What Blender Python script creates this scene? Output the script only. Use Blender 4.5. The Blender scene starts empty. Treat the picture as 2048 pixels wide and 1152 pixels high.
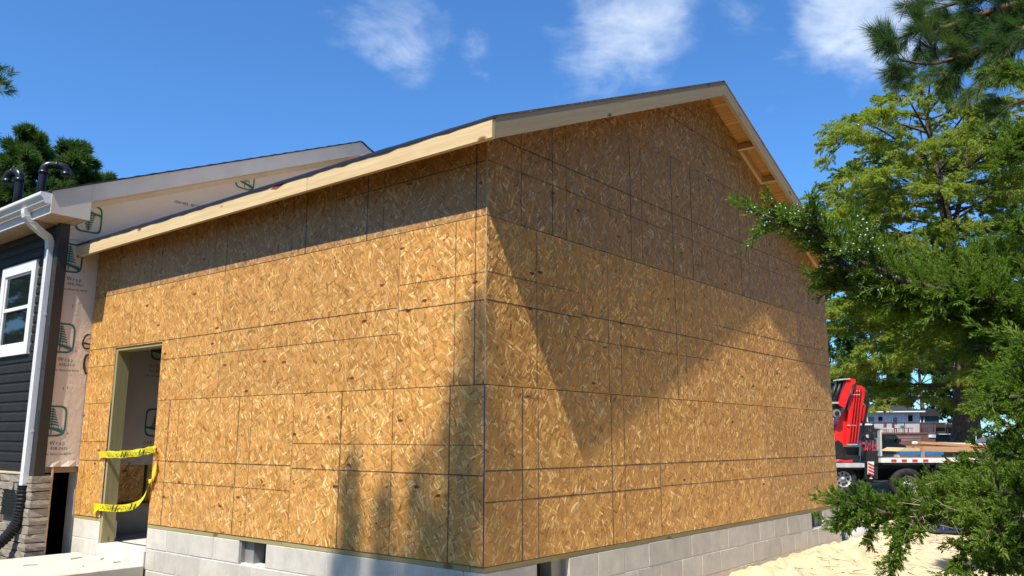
import bpy, bmesh, math, random
import numpy as np
from mathutils import Matrix, Vector

SC = bpy.context.scene
COL = SC.collection
R = math.radians
rnd = random.Random(7)

# ------------------------------------------------------------------ camera
F_PX, CY_PX = 1666.38, 558.98
YAW, PITCH, ROLL = -0.890641, 0.187879, -0.003111
CAM = np.array([-4.42185, -3.80936, 0.85449])
def _rot():
    cr, sr = math.cos(ROLL), math.sin(ROLL)
    cp, sp = math.cos(PITCH), math.sin(PITCH)
    c, s = math.cos(YAW), math.sin(YAW)
    Rr = np.array([[cr, 0, sr], [0, 1, 0], [-sr, 0, cr]])
    Rp = np.array([[1, 0, 0], [0, cp, -sp], [0, sp, cp]])
    Ry = np.array([[c, -s, 0], [s, c, 0], [0, 0, 1]])
    return Ry @ Rp @ Rr
CR = _rot()                                   # columns: right, forward, up
FH = np.array([-math.sin(YAW), math.cos(YAW), 0.0])     # level forward
RH = np.array([math.cos(YAW), math.sin(YAW), 0.0])      # level right
cam_d = bpy.data.cameras.new('Camera')
cam = bpy.data.objects.new('Camera', cam_d)
COL.objects.link(cam)
cam_d.sensor_fit = 'HORIZONTAL'
cam_d.sensor_width = 36.0
cam_d.lens = F_PX / 2048 * 36
cam_d.shift_y = (CY_PX - 576) / 2048
cam_d.clip_start, cam_d.clip_end = 0.05, 3000
r_, f_, u_ = CR[:, 0], CR[:, 1], CR[:, 2]
cam.matrix_world = Matrix(((r_[0], u_[0], -f_[0], CAM[0]), (r_[1], u_[1], -f_[1], CAM[1]),
                           (r_[2], u_[2], -f_[2], CAM[2]), (0, 0, 0, 1)))
SC.camera = cam

def ray(px, py):
    return CR @ np.array([(px - 1024) / F_PX, 1.0, -(py - CY_PX) / F_PX])
def at(px, py, depth):
    """the point seen at a pixel, `depth` metres ahead of the camera measured on the level"""
    d = ray(px, py)
    return CAM + d * (depth / float(d @ FH))
def onp(px, py, ax, val):
    d = ray(px, py)
    return CAM + d * ((val - CAM[ax]) / d[ax])

# ------------------------------------------------------------------ light
SUN = Vector((-0.548, -0.0991, 0.8305)).normalized()      # direction towards the sun
EXPOSURE = 0.53
SKY_STRENGTH = 0.084
sun_d = bpy.data.lights.new('Sun', 'SUN')
sun_d.energy = 5.0
sun_d.angle = R(0.53)
sun_d.color = (1.0, 0.93, 0.80)
sun = bpy.data.objects.new('Sun', sun_d)
COL.objects.link(sun)
sun.rotation_euler = (-SUN).to_track_quat('-Z', 'Y').to_euler()
sun.location = (-6, -2, 9)
SC.view_settings.view_transform = 'Standard'
SC.view_settings.look = 'None'
SC.view_settings.exposure = EXPOSURE
SC.view_settings.gamma = 1.0
SC.view_settings.use_curve_mapping = False

# ------------------------------------------------------------------ node helpers
class NT:
    def __init__(s, tree):
        s.t = tree
    def n(s, typ, **kw):
        nd = s.t.nodes.new(typ)
        for k, v in kw.items():
            setattr(nd, k, v)
        return nd
    def put(s, sock, v):
        if isinstance(v, bpy.types.NodeSocket):
            s.t.links.new(v, sock)
        elif v is not None:
            if isinstance(v, (tuple, list)) and len(v) == 3 and sock.type == 'RGBA':
                v = (*v, 1)
            sock.default_value = v
    def math(s, op, a, b=None, c=None, clamp=False):
        nd = s.n('ShaderNodeMath', operation=op, use_clamp=clamp)
        s.put(nd.inputs[0], a); s.put(nd.inputs[1], b); s.put(nd.inputs[2], c)
        return nd.outputs[0]
    def vec(s, op, a, b=None, scale=None):
        nd = s.n('ShaderNodeVectorMath', operation=op)
        s.put(nd.inputs[0], a); s.put(nd.inputs[1], b)
        if scale is not None: s.put(nd.inputs['Scale'], scale)
        return nd.outputs['Value'] if op in ('DOT_PRODUCT', 'LENGTH', 'DISTANCE') else nd.outputs[0]
    def mix(s, f, a, b, mode='MIX'):
        nd = s.n('ShaderNodeMix', data_type='RGBA', blend_type=mode)
        s.put(nd.inputs[0], f); s.put(nd.inputs[6], a); s.put(nd.inputs[7], b)
        return nd.outputs[2]
    def fmix(s, f, a, b):
        nd = s.n('ShaderNodeMix', data_type='FLOAT')
        s.put(nd.inputs[0], f); s.put(nd.inputs[2], a); s.put(nd.inputs[3], b)
        return nd.outputs[0]
    def noise(s, v, scale=5, detail=4, rough=.55, dist=0, dim='3D'):
        nd = s.n('ShaderNodeTexNoise', noise_dimensions=dim)
        s.put(nd.inputs['Vector'], v)
        nd.inputs['Scale'].default_value = scale; nd.inputs['Detail'].default_value = detail
        nd.inputs['Roughness'].default_value = rough; nd.inputs['Distortion'].default_value = dist
        return nd.outputs[0]
    def ramp(s, f, stops, interp='LINEAR'):
        nd = s.n('ShaderNodeValToRGB')
        nd.color_ramp.interpolation = interp
        el = nd.color_ramp.elements
        while len(el) < len(stops): el.new(0.5)
        for e, (p, c) in zip(el, stops):
            e.position = p
            e.color = (c, c, c, 1) if isinstance(c, (int, float)) else (*c, 1)
        s.put(nd.inputs[0], f)
        return nd.outputs[0]
    def smooth(s, f, a, b):
        nd = s.n('ShaderNodeMapRange', interpolation_type='SMOOTHSTEP')
        s.put(nd.inputs[0], f); nd.inputs[1].default_value = a; nd.inputs[2].default_value = b
        return nd.outputs[0]
    def mapping(s, v, loc=(0, 0, 0), rot=(0, 0, 0), scale=(1, 1, 1)):
        nd = s.n('ShaderNodeMapping')
        s.put(nd.inputs[0], v)
        for i, x in enumerate((loc, rot, scale)): s.put(nd.inputs[i + 1], x)
        return nd.outputs[0]
    def coord(s, which='Object'):
        return s.n('ShaderNodeTexCoord').outputs[which]
    def bump(s, h, strength=.3, dist=.01, normal=None):
        nd = s.n('ShaderNodeBump')
        nd.inputs['Strength'].default_value = strength; nd.inputs['Distance'].default_value = dist
        s.put(nd.inputs['Height'], h); s.put(nd.inputs['Normal'], normal)
        return nd.outputs[0]

def mat(name):
    m = bpy.data.materials.new(name)
    m.use_nodes = True
    t = NT(m.node_tree)
    bs = m.node_tree.nodes['Principled BSDF']
    return m, t, bs

def plain(name, col, rough=.6, metal=0, var=.08, scale=6, spec=.5, bump=0, bscale=60):
    """one colour with slight cloudy variation"""
    m, t, b = mat(name)
    co = t.coord()
    nz = t.noise(co, scale, 5)
    dark = tuple(c * (1 - var * 2) for c in col); light = tuple(min(1, c * (1 + var)) for c in col)
    t.put(b.inputs['Base Color'], t.mix(t.ramp(nz, [(.3, 0.), (.7, 1.)]), dark, light))
    b.inputs['Roughness'].default_value = rough
    b.inputs['Metallic'].default_value = metal
    b.inputs['Specular IOR Level'].default_value = spec
    if bump:
        t.put(b.inputs['Normal'], t.bump(t.noise(co, bscale, 4), bump, .004))
    return m

# ------------------------------------------------------------------ sky
SUN_ROT = math.atan2(SUN.x, SUN.y)
SUN_EL = math.asin(SUN.z)
def make_world():
    w = bpy.data.worlds.new('World'); SC.world = w; w.use_nodes = True
    t = NT(w.node_tree)
    bg = w.node_tree.nodes['Background']
    sky = t.n('ShaderNodeTexSky', sky_type='NISHITA')
    sky.sun_disc = False; sky.sun_elevation = SUN_EL; sky.sun_rotation = SUN_ROT
    sky.air_density = 1.0; sky.dust_density = 0.35; sky.ozone_density = 3.0; sky.altitude = 0
    d = t.coord('Generated')
    dn = t.vec('NORMALIZE', d)
    sp = t.n('ShaderNodeSeparateXYZ'); t.put(sp.inputs[0], dn)
    inv = t.math('DIVIDE', 1.0, t.math('ADD', t.math('MAXIMUM', sp.outputs[2], 0.0), .12))
    flat = t.vec('SCALE', dn, scale=inv)
    cb = t.n('ShaderNodeCombineXYZ')
    s2 = t.n('ShaderNodeSeparateXYZ'); t.put(s2.inputs[0], flat)
    t.put(cb.inputs[0], s2.outputs[0]); t.put(cb.inputs[1], s2.outputs[1])
    p = cb.outputs[0]
    wisp = t.noise(t.mapping(p, rot=(0, 0, .6), scale=(1.0, 1.25, 1)), 4.2, 9, .62, .7)
    fine = t.noise(p, 9.0, 8, .6, .8)
    blobs = [(780, 62, 4.4, .55), (705, 55, 2.6, .55), (855, 50, 3.0, .52), (948, 75, 2.4, .62), (985, 108, 1.2, .3), (1245, 40, 6.6, .95), (1180, 85, 2.6, .6),
             (1300, 30, 4.5, .8), (1450, 0, 4.0, .45), (1655, 60, 3.4, 1.0), (1720, 20, 5.5, 1.05), (1790, 60, 4.5, .8), (1560, 95, 1.9, .4),
             (1700, 140, 3.0, .4), (1540, 186, 1.6, .38), (1800, -60, 6.0, .9), (1265, -40, 6.0, .9)]
    rr = random.Random(3)
    dirs = [(ray(a, b) / np.linalg.norm(ray(a, b)), rad, st) for a, b, rad, st in blobs]
    fw = np.array([FH[0], FH[1], .2])
    for _ in range(60):                       # the same scattered clouds all round the sky
        az, el = rr.uniform(0, 2 * math.pi), R(rr.uniform(8, 75))
        v = np.array([math.cos(az) * math.cos(el), math.sin(az) * math.cos(el), math.sin(el)])
        if v @ fw / np.linalg.norm(fw) > .55: continue
        if len(dirs) > 26: break
        dirs.append((v, rr.uniform(3, 8), rr.uniform(.3, .95)))
    warp = t.vec('ADD', dn, t.vec('SCALE', t.vec('SUBTRACT', t.n('ShaderNodeTexNoise').outputs[1], (.5, .5, .5)), scale=.12))
    nz = [n for n in t.t.nodes if n.bl_idname == 'ShaderNodeTexNoise'][-1]
    t.put(nz.inputs['Vector'], dn); nz.inputs['Scale'].default_value = 7; nz.inputs['Detail'].default_value = 5
    tot = None
    for v, rad, st in dirs:
        dd = t.vec('DISTANCE', warp, tuple(v))
        mr = t.n('ShaderNodeMapRange', interpolation_type='SMOOTHSTEP')
        t.put(mr.inputs[0], dd)
        mr.inputs[1].default_value = 2 * math.sin(R(rad * 1.18) / 2); mr.inputs[2].default_value = 2 * math.sin(R(rad * .12) / 2)
        mr.inputs[3].default_value = 0; mr.inputs[4].default_value = st
        tot = mr.outputs[0] if tot is None else t.math('MAXIMUM', tot, mr.outputs[0])
    wv = t.math('ADD', t.math('MULTIPLY', wisp, .6), t.math('MULTIPLY', fine, .4))
    dens = t.math('ADD', tot, t.math('MULTIPLY', t.math('SUBTRACT', wv, .56), 2.1))
    dens = t.math('MULTIPLY', dens, t.smooth(tot, .02, .3))
    dens = t.smooth(dens, .06, 1.4)
    dens = t.math('MULTIPLY', dens, .80)
    blue = t.mix(1.0, sky.outputs[0], SKY_TINT, 'MULTIPLY')
    c = t.mix(dens, blue, (8.0, 9.0, 10.0))
    t.put(bg.inputs[0], c)
    bg.inputs[1].default_value = SKY_STRENGTH
SKY_TINT = (.68, 1.20, 1.70)
make_world()

# ------------------------------------------------------------------ mesh helpers
WM = {}                                        # world matrices by object name
class MB:
    def __init__(s): s.v = []; s.f = []; s.m = []; s.sm = []
    def face(s, idx, mi=0, smooth=False): s.f.append(tuple(idx)); s.m.append(mi); s.sm.append(smooth)
    def quad(s, a, b, c, d, mi=0):
        k = len(s.v); s.v += [tuple(a), tuple(b), tuple(c), tuple(d)]; s.face((k, k + 1, k + 2, k + 3), mi)
    def poly(s, pts, mi=0):
        k = len(s.v); s.v += [tuple(p) for p in pts]; s.face(range(k, k + len(pts)), mi)
    def box(s, a, b, mi=0, ch=0):
        """axis box from corner a to b, with chamfered edges when ch > 0"""
        x0, y0, z0 = [min(p, q) for p, q in zip(a, b)]; x1, y1, z1 = [max(p, q) for p, q in zip(a, b)]
        if ch <= 0:
            k = len(s.v)
            s.v += [(x0, y0, z0), (x1, y0, z0), (x1, y1, z0), (x0, y1, z0), (x0, y0, z1), (x1, y0, z1), (x1, y1, z1), (x0, y1, z1)]
            for q in ((0, 3, 2, 1), (4, 5, 6, 7), (0, 1, 5, 4), (1, 2, 6, 5), (2, 3, 7, 6), (3, 0, 4, 7)):
                s.face([k + i for i in q], mi)
            return
        bm = bmesh.new()
        bmesh.ops.create_cube(bm, size=1)
        for v in bm.verts:
            v.co = Vector(((x0 + x1) / 2 + v.co.x * (x1 - x0), (y0 + y1) / 2 + v.co.y * (y1 - y0), (z0 + z1) / 2 + v.co.z * (z1 - z0)))
        bmesh.ops.bevel(bm, geom=bm.edges[:], offset=ch, segments=1, affect='EDGES')
        s.bm(bm, mi)
    def bm(s, bm, mi=0, smooth=False, M=None):
        k = len(s.v); bm.verts.index_update()
        s.v += [tuple((M @ v.co) if M else v.co) for v in bm.verts]
        for f in bm.faces: s.face([k + v.index for v in f.verts], mi, smooth)
        bm.free()
    def prism(s, front, off, mi=0, mi_side=None):
        """closed prism: polygon `front` (3-D points) and its copy moved by off"""
        n = len(front); k = len(s.v)
        s.v += [tuple(p) for p in front] + [tuple(np.array(p) + np.array(off)) for p in front]
        s.face(range(k, k + n), mi); s.face(range(k + 2 * n - 1, k + n - 1, -1), mi)
        for i in range(n):
            j = (i + 1) % n
            s.face((k + i, k + n + i, k + n + j, k + j), mi if mi_side is None else mi_side)
    def tube(s, pts, rad, seg=10, mi=0, cap=True, smooth=True):
        pts = [Vector(p) for p in pts]; n = len(pts)
        rad = [rad] * n if isinstance(rad, (int, float)) else list(rad)
        k = len(s.v)
        ref = None
        for i, p in enumerate(pts):
            d = (pts[min(i + 1, n - 1)] - pts[max(i - 1, 0)]).normalized()
            if ref is None:
                ref = d.orthogonal().normalized()
            ref = (ref - d * ref.dot(d)).normalized(); w = d.cross(ref)
            for j in range(seg):
                a = 2 * math.pi * j / seg
                s.v.append(tuple(p + (ref * math.cos(a) + w * math.sin(a)) * rad[i]))
        for i in range(n - 1):
            for j in range(seg):
                a = k + i * seg + j; b = k + i * seg + (j + 1) % seg
                s.face((a, b, b + seg, a + seg), mi, smooth)
        if cap:
            s.face([k + j for j in range(seg - 1, -1, -1)], mi); s.face([k + (n - 1) * seg + j for j in range(seg)], mi)
    def disc(s, c, axis, r, th, seg=24, mi=0):
        ax = Vector(axis).normalized(); s.tube([Vector(c) - ax * th / 2, Vector(c) + ax * th / 2], r, seg, mi, True, False)
    def build(s, name, mats, parent=None, M=None):
        me = bpy.data.meshes.new(name)
        me.from_pydata(s.v, [], s.f)
        mats = mats if isinstance(mats, (list, tuple)) else [mats]
        for m in mats: me.materials.append(m)
        me.polygons.foreach_set('material_index', s.m)
        me.polygons.foreach_set('use_smooth', s.sm)
        me.update()
        return link(name, me, parent, M)

def link(name, me, parent=None, M=None):
    o = bpy.data.objects.new(name, me); COL.objects.link(o)
    M = M or Matrix.Identity(4)
    WM[o.name] = M
    if parent is not None:
        o.parent = parent
        P = WM[parent.name]
        o.matrix_basis = P.inverted() @ M
    else:
        o.matrix_basis = M
    return o
def empty(name, loc):
    o = bpy.data.objects.new(name, None); COL.objects.link(o)
    M = Matrix.Translation(Vector(loc)); o.matrix_basis = M; WM[o.name] = M
    o.empty_display_size = .2
    return o
def tag(o, label=None, cat=None, group=None, kind=None):
    if label: o['label'] = label
    if cat: o['category'] = cat
    if group: o['group'] = group
    if kind: o['kind'] = kind
    return o
def frame(p0, p1, up):
    """matrix at p0 with X along p1-p0 and Z near up"""
    X = (Vector(p1) - Vector(p0)); L = X.length; X.normalize()
    Z = Vector(up); Z = (Z - X * Z.dot(X)).normalized(); Y = Z.cross(X)
    M = Matrix(((X.x, Y.x, Z.x, p0[0]), (X.y, Y.y, Z.y, p0[1]), (X.z, Y.z, Z.z, p0[2]), (0, 0, 0, 1)))
    return M, L
def board(name, p0, p1, h, th, up, m, parent, ch=.002, bow=0):
    """a board from p0 to p1, h tall along up, th thick, centred on that line"""
    M, L = frame(p0, p1, up); b = MB()
    b.box((0, -th / 2, -h / 2), (L, th / 2, h / 2), 0, ch)
    return b.build(name, m, parent, M)
def arrays(name, V, Fq, m, parent=None, k=4, smooth=False, M=None):
    """fast mesh from numpy arrays, all faces with k corners"""
    me = bpy.data.meshes.new(name)
    V = np.ascontiguousarray(V, dtype=np.float32); Fq = np.ascontiguousarray(Fq, dtype=np.int32)
    me.vertices.add(len(V)); me.vertices.foreach_set('co', V.ravel())
    me.loops.add(len(Fq) * k); me.loops.foreach_set('vertex_index', Fq.ravel())
    me.polygons.add(len(Fq)); me.polygons.foreach_set('loop_start', np.arange(len(Fq), dtype=np.int32) * k)
    if smooth: me.polygons.foreach_set('use_smooth', np.ones(len(Fq), dtype=bool))
    me.materials.append(m)
    me.update(calc_edges=True)
    return link(name, me, parent, M)

# ------------------------------------------------------------------ materials
def osb(name, ink=0.0, tint=(1, 1, 1), big=1.0):
    m, t, b = mat(name)
    info = t.n('ShaderNodeObjectInfo')
    co = t.coord()
    sp = t.n('ShaderNodeSeparateXYZ'); t.put(sp.inputs[0], co)
    cb = t.n('ShaderNodeCombineXYZ'); t.put(cb.inputs[0], sp.outputs[0]); t.put(cb.inputs[1], sp.outputs[2])
    off = t.vec('SCALE', (37.1, 17.3, 0), scale=info.outputs['Random'])
    p = t.vec('ADD', cb.outputs[0], off)
    p = t.vec('ADD', p, t.vec('SCALE', t.vec('SUBTRACT', _ncol(t, p, 9), (.5, .5, .5)), scale=.003))
    tone, tilt = t.math('MULTIPLY_ADD', t.noise(p, 14, 3), .5, .2), (.5, .5, .5)
    layers = [(4, .12, .036), (83, .13, .032), (137, .12, .028), (-31, .13, .026), (62, .12, .022), (104, .10, .020), (24, .09, .017), (128, .07, .012)]
    for i, (ang, ln, wd) in enumerate(layers):
        q = t.mapping(p, loc=(i * 3.7, i * 5.1, 0), rot=(0, 0, R(ang)))
        q = t.mapping(q, scale=(1 / (ln * big), 1 / (wd * big), 1))
        vo = t.n('ShaderNodeTexVoronoi', voronoi_dimensions='2D', feature='F1')
        t.put(vo.inputs['Vector'], q); vo.inputs['Scale'].default_value = 1
        sc = t.n('ShaderNodeSeparateColor'); t.put(sc.inputs[0], vo.outputs['Color'])
        on = t.math('MULTIPLY', t.math('LESS_THAN', sc.outputs[0], .50 - .022 * i), t.math('LESS_THAN', vo.outputs['Distance'], .46))
        tone = t.fmix(on, tone, sc.outputs[1])
        tilt = t.mix(on, tilt, vo.outputs['Color'])
    fine = t.noise(t.mapping(p, rot=(0, 0, .5), scale=(40, 220, 1)), 1, 4, .6)
    tone2 = t.math('ADD', tone, t.math('MULTIPLY', t.math('SUBTRACT', fine, .5), .22))
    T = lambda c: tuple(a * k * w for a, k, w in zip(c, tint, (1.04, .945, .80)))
    col = t.ramp(tone2, [(.0, T((.24, .105, .033))), (.05, T((.40, .20, .058))), (.12, T((.475, .252, .071))), (.5, T((.51, .277, .081))), (.74, T((.545, .305, .093))), (.84, T((.66, .415, .152))), (1, T((.82, .60, .29)))])
    col = t.mix(1.0, col, t.vec('SCALE', (1, 1, 1), scale=t.math('MULTIPLY_ADD', info.outputs['Random'], .2, .89)), 'MULTIPLY')
    patch = t.noise(p, 1.3, 3)
    col = t.mix(t.math('MULTIPLY', t.smooth(patch, .35, .7), .3), col, t.mix(1.0, col, (.86, .78, .7), 'MULTIPLY'))
    # rare red-brown bark chips
    vq = t.mapping(p, rot=(0, 0, R(58)), scale=(9, 22, 1))
    vo = t.n('ShaderNodeTexVoronoi', voronoi_dimensions='2D'); t.put(vo.inputs['Vector'], vq); vo.inputs['Scale'].default_value = 1
    sc = t.n('ShaderNodeSeparateColor'); t.put(sc.inputs[0], vo.outputs['Color'])
    chip = t.math('MULTIPLY', t.math('LESS_THAN', sc.outputs[0], .011), t.math('LESS_THAN', vo.outputs['Distance'], .27))
    col = t.mix(chip, col, (.15, .042, .016))
    if ink:
        wear = t.smooth(t.noise(p, 160, 3), .28, .6)
        f = t.math('MULTIPLY', t.math('ADD', t.math('MULTIPLY', wear, .55), .45), ink)
        col = t.mix(f, col, (.035, .022, .018))
    t.put(b.inputs['Base Color'], col)
    geo = t.n('ShaderNodeNewGeometry')
    tv = t.vec('SCALE', t.vec('SUBTRACT', tilt, (.5, .5, .5)), scale=.66)
    n2 = t.vec('NORMALIZE', t.vec('ADD', geo.outputs['Normal'], tv))
    t.put(b.inputs['Normal'], t.bump(fine, .35, .003, n2))
    b.inputs['Roughness'].default_value = .46
    b.inputs['Specular IOR Level'].default_value = .5
    return m
def _ncol(t, p, scale):
    nd = t.n('ShaderNodeTexNoise'); t.put(nd.inputs['Vector'], p); nd.inputs['Scale'].default_value = scale; nd.inputs['Detail'].default_value = 2
    return nd.outputs[1]

def wood(name, c0, c1, cknot, knots=True, rough=.6, gscale=1.0):
    """sawn board, local X along the grain"""
    m, t, b = mat(name)
    info = t.n('ShaderNodeObjectInfo')
    co = t.vec('ADD', t.coord(), t.vec('SCALE', (41., 13., 7.), scale=info.outputs['Random']))
    st = t.mapping(co, scale=(1.1 * gscale, 34 * gscale, 34 * gscale))
    wob = t.vec('ADD', st, t.vec('SCALE', _ncol(t, co, 1.6), scale=2.2))
    g = t.noise(wob, 1.0, 6, .6)
    g2 = t.noise(t.mapping(co, scale=(5, 160, 160)), 1.0, 3)
    f = t.math('ADD', t.math('MULTIPLY', g, .75), t.math('MULTIPLY', g2, .25))
    col = t.ramp(f, [(.3, c0), (.62, c1)])
    big = t.noise(t.mapping(co, scale=(.8, 3, 3)), 1.0, 2)
    col = t.mix(t.math('MULTIPLY', big, .35), col, c0)
    if knots:
        vo = t.n('ShaderNodeTexVoronoi'); t.put(vo.inputs['Vector'], t.mapping(co, scale=(3.2, 7.5, 7.5))); vo.inputs['Scale'].default_value = 1
        sc = t.n('ShaderNodeSeparateColor'); t.put(sc.inputs[0], vo.outputs['Color'])
        k = t.math('MULTIPLY', t.math('LESS_THAN', sc.outputs[0], .8), t.smooth(vo.outputs['Distance'], .19, .1))
        col = t.mix(k, col, cknot)
    t.put(b.inputs['Base Color'], col)
    t.put(b.inputs['Normal'], t.bump(f, .25, .003))
    b.inputs['Roughness'].default_value = rough
    b.inputs['Specular IOR Level'].default_value = .35
    return m

OSB = osb('osb'); OSB_INK = osb('osb_ink', .97); OSB_INK_T = osb('osb_ink_thin', .85)
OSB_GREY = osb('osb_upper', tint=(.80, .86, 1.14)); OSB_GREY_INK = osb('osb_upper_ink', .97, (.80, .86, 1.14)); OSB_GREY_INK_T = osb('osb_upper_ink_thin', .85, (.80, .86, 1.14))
EDGE = plain('osb_edge', (.50, .36, .21), .8, var=.2, scale=40)
BLUE_EDGE = plain('blue_sealed_edge', (.015, .04, .16), .5, var=.1, scale=20)
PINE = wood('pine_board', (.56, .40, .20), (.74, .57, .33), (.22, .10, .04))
RAKEP = wood('shaded_rake_pine', (.36, .275, .165), (.47, .37, .235), (.16, .09, .045))  # pine darkened for the near-unlit rake; its shade is in the colour
PINE2 = wood('pine_framing', (.52, .33, .15), (.68, .46, .23), (.22, .10, .04))
PTW = wood('treated_lumber', (.27, .225, .095), (.40, .335, .165), (.17, .12, .05))
def blockmat(name, col, stain=.4):
    m, t, b = mat(name)
    info = t.n('ShaderNodeObjectInfo'); geo = t.n('ShaderNodeNewGeometry')
    p = t.vec('ADD', t.coord(), t.vec('SCALE', (11., 23., 5.), scale=info.outputs['Random']))
    n1 = t.noise(p, 7, 6, .65); n2 = t.noise(p, 260, 3, .6)
    c = t.mix(t.ramp(n1, [(.3, 0.), (.75, 1.)]), tuple(x * .8 for x in col), tuple(min(1, x * 1.07) for x in col))
    v = t.math('MULTIPLY_ADD', info.outputs['Random'], .16, .9)
    c = t.mix(1.0, c, t.vec('SCALE', (1, 1, 1), scale=v), 'MULTIPLY')
    c = t.mix(t.math('MULTIPLY', t.smooth(n2, .55, .75), .3), c, tuple(x * .55 for x in col))
    if stain:   # splashed sand low on the wall
        sz = t.n('ShaderNodeSeparateXYZ'); t.put(sz.inputs[0], geo.outputs['Position'])
        low = t.smooth(t.math('ADD', sz.outputs[2], t.math('MULTIPLY', t.noise(geo.outputs['Position'], 3, 4), .3)), -.08, -.5)
        c = t.mix(t.math('MULTIPLY', low, stain), c, (.50, .40, .27))
    t.put(b.inputs['Base Color'], c)
    t.put(b.inputs['Normal'], t.bump(n2, .3, .003))
    b.inputs['Roughness'].default_value = .9; b.inputs['Specular IOR Level'].default_value = .2
    return m
BLOCK = blockmat('concrete_block', (.60, .56, .50), .45)
MORTAR = plain('mortar', (.60, .59, .56), .95, var=.1, scale=30)
SLAB = blockmat('slab_concrete', (.60, .58, .54), 0)
PAD = blockmat('pad_concrete', (.66, .61, .53), .3)

def sandmat():
    m, t, b = mat('sand')
    p = t.coord('Object')
    n1 = t.noise(p, .8, 6, .6); n2 = t.noise(p, 9, 7, .62); n3 = t.noise(p, 160, 3, .6)
    c = t.mix(t.ramp(n1, [(.3, 0.), (.7, 1.)]), (.58, .45, .27), (.73, .60, .40))
    c = t.mix(t.math('MULTIPLY', t.smooth(n2, .52, .75), .5), c, (.50, .37, .21))
    c = t.mix(t.math('MULTIPLY', t.smooth(n3, .6, .72), .35), c, (.30, .21, .12))
    sp = t.n('ShaderNodeSeparateXYZ'); t.put(sp.inputs[0], p)
    # the sandy work area lies along the gable and out to the truck; dark pine straw and weeds around it, extent set to cut sand bounce
    dist = t.vec('LENGTH', t.vec('MULTIPLY', t.vec('SUBTRACT', p, (12.5, -1.6, 0.)), (.072, .27, 0)))
    g = t.smooth(t.math('ADD', dist, t.math('MULTIPLY', t.math('SUBTRACT', n1, .5), .5)), .9, 1.15)
    c = t.mix(g, c, t.mix(n2, (.05, .045, .02), (.13, .10, .045)))
    t.put(b.inputs['Base Color'], c)
    vo = t.n('ShaderNodeTexVoronoi'); t.put(vo.inputs['Vector'], p); vo.inputs['Scale'].default_value = 14
    h = t.math('ADD', t.math('MULTIPLY', n2, 1.0), t.math('ADD', t.math('MULTIPLY', n3, .12), t.math('MULTIPLY', vo.outputs['Distance'], .25)))
    t.put(b.inputs['Normal'], t.bump(h, .9, .05))
    b.inputs['Roughness'].default_value = .95; b.inputs['Specular IOR Level'].default_value = .15
    return m
SAND = sandmat()

def wrapmat():
    m, t, b = mat('house_wrap')
    p = t.coord()
    n1 = t.noise(p, 2.2, 5, .6, .4); n2 = t.noise(t.mapping(p, scale=(1, 1, .35)), 9, 4, .6, .6)
    c = t.mix(n1, (.68, .575, .49), (.78, .68, .59))
    ck = t.n('ShaderNodeTexBrick'); t.put(ck.inputs['Vector'], t.mapping(p, rot=(R(90), 0, 0)))
    ck.offset = 0; ck.inputs['Scale'].default_value = 14; ck.inputs['Mortar Size'].default_value = .006
    ck.inputs['Color1'].default_value = ck.inputs['Color2'].default_value = (1, 1, 1, 1); ck.inputs['Mortar'].default_value = (.93, .93, .93, 1)
    c = t.mix(1.0, c, ck.outputs[0], 'MULTIPLY')
    t.put(b.inputs['Base Color'], c)
    t.put(b.inputs['Normal'], t.bump(t.math('ADD', n1, t.math('MULTIPLY', n2, .5)), .45, .03))
    b.inputs['Roughness'].default_value = .42
    return m
WRAP = wrapmat()
TEAL = plain('print_teal', (.012, .16, .16), .5, var=.12, scale=25)
GREEN = plain('print_green', (.02, .15, .035), .5, var=.12, scale=25)
PRINT = plain('print_grey', (.09, .085, .08), .6, var=.1, scale=40)
SPRAY = plain('spray_paint_brown', (.045, .018, .012), .45, var=.3, scale=12)
SIDING = plain('charcoal_vinyl', (.024, .021, .0195), .55, var=.15, scale=7, spec=.25, bump=.25, bscale=50)
POST = plain('brown_black_vinyl', (.034, .028, .027), .48, var=.1, scale=5)
WHITE = plain('white_vinyl', (.78, .79, .80), .35, var=.03, scale=4)
ALMOND = plain('rake_coil_stock', (.62, .54, .46), .42, var=.06, scale=2.5)
SOFFIT = plain('soffit_tan', (.64, .50, .34), .5, var=.08, scale=3)
SHINGLE = plain('shingle', (.03, .03, .033), .95, var=.3, scale=20, bump=.5, bscale=90)
UNDERTOP = plain('underlayment_top', (.50, .46, .42), .5, var=.1, scale=3)
UNDERLAY = plain('blue_underlayment', (.004, .007, .024), .5, var=.25, scale=8)
BLACKP = plain('black_plastic', (.012, .012, .013), .32, var=.1, scale=5)
DARK = plain('opening_shade', (.02, .017, .014), .95, var=.2, scale=4)  # near-black colour standing in for the shade inside openings
YELLOW = plain('caution_yellow', (.78, .66, .012), .38, var=.1, scale=6)
INKBLK = plain('tape_print', (.012, .012, .012), .5, var=.05)
CORD = plain('string', (.45, .35, .22), .8, var=.2, scale=30)
def stonemat():
    m, t, b = mat('stone_veneer')
    info = t.n('ShaderNodeObjectInfo'); p = t.vec('ADD', t.coord(), t.vec('SCALE', (9., 3., 5.), scale=info.outputs['Random']))
    n1 = t.noise(p, 9, 6, .65); n2 = t.noise(p, 60, 4)
    c = t.mix(n1, (.20, .165, .125), (.40, .345, .28))
    c = t.mix(t.math('MULTIPLY', info.outputs['Random'], .4), c, (.30, .25, .2))
    t.put(b.inputs['Base Color'], c); t.put(b.inputs['Normal'], t.bump(t.math('ADD', n1, t.math('MULTIPLY', n2, .4)), .7, .02))
    b.inputs['Roughness'].default_value = .92
    return m
STONE = stonemat()
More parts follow.
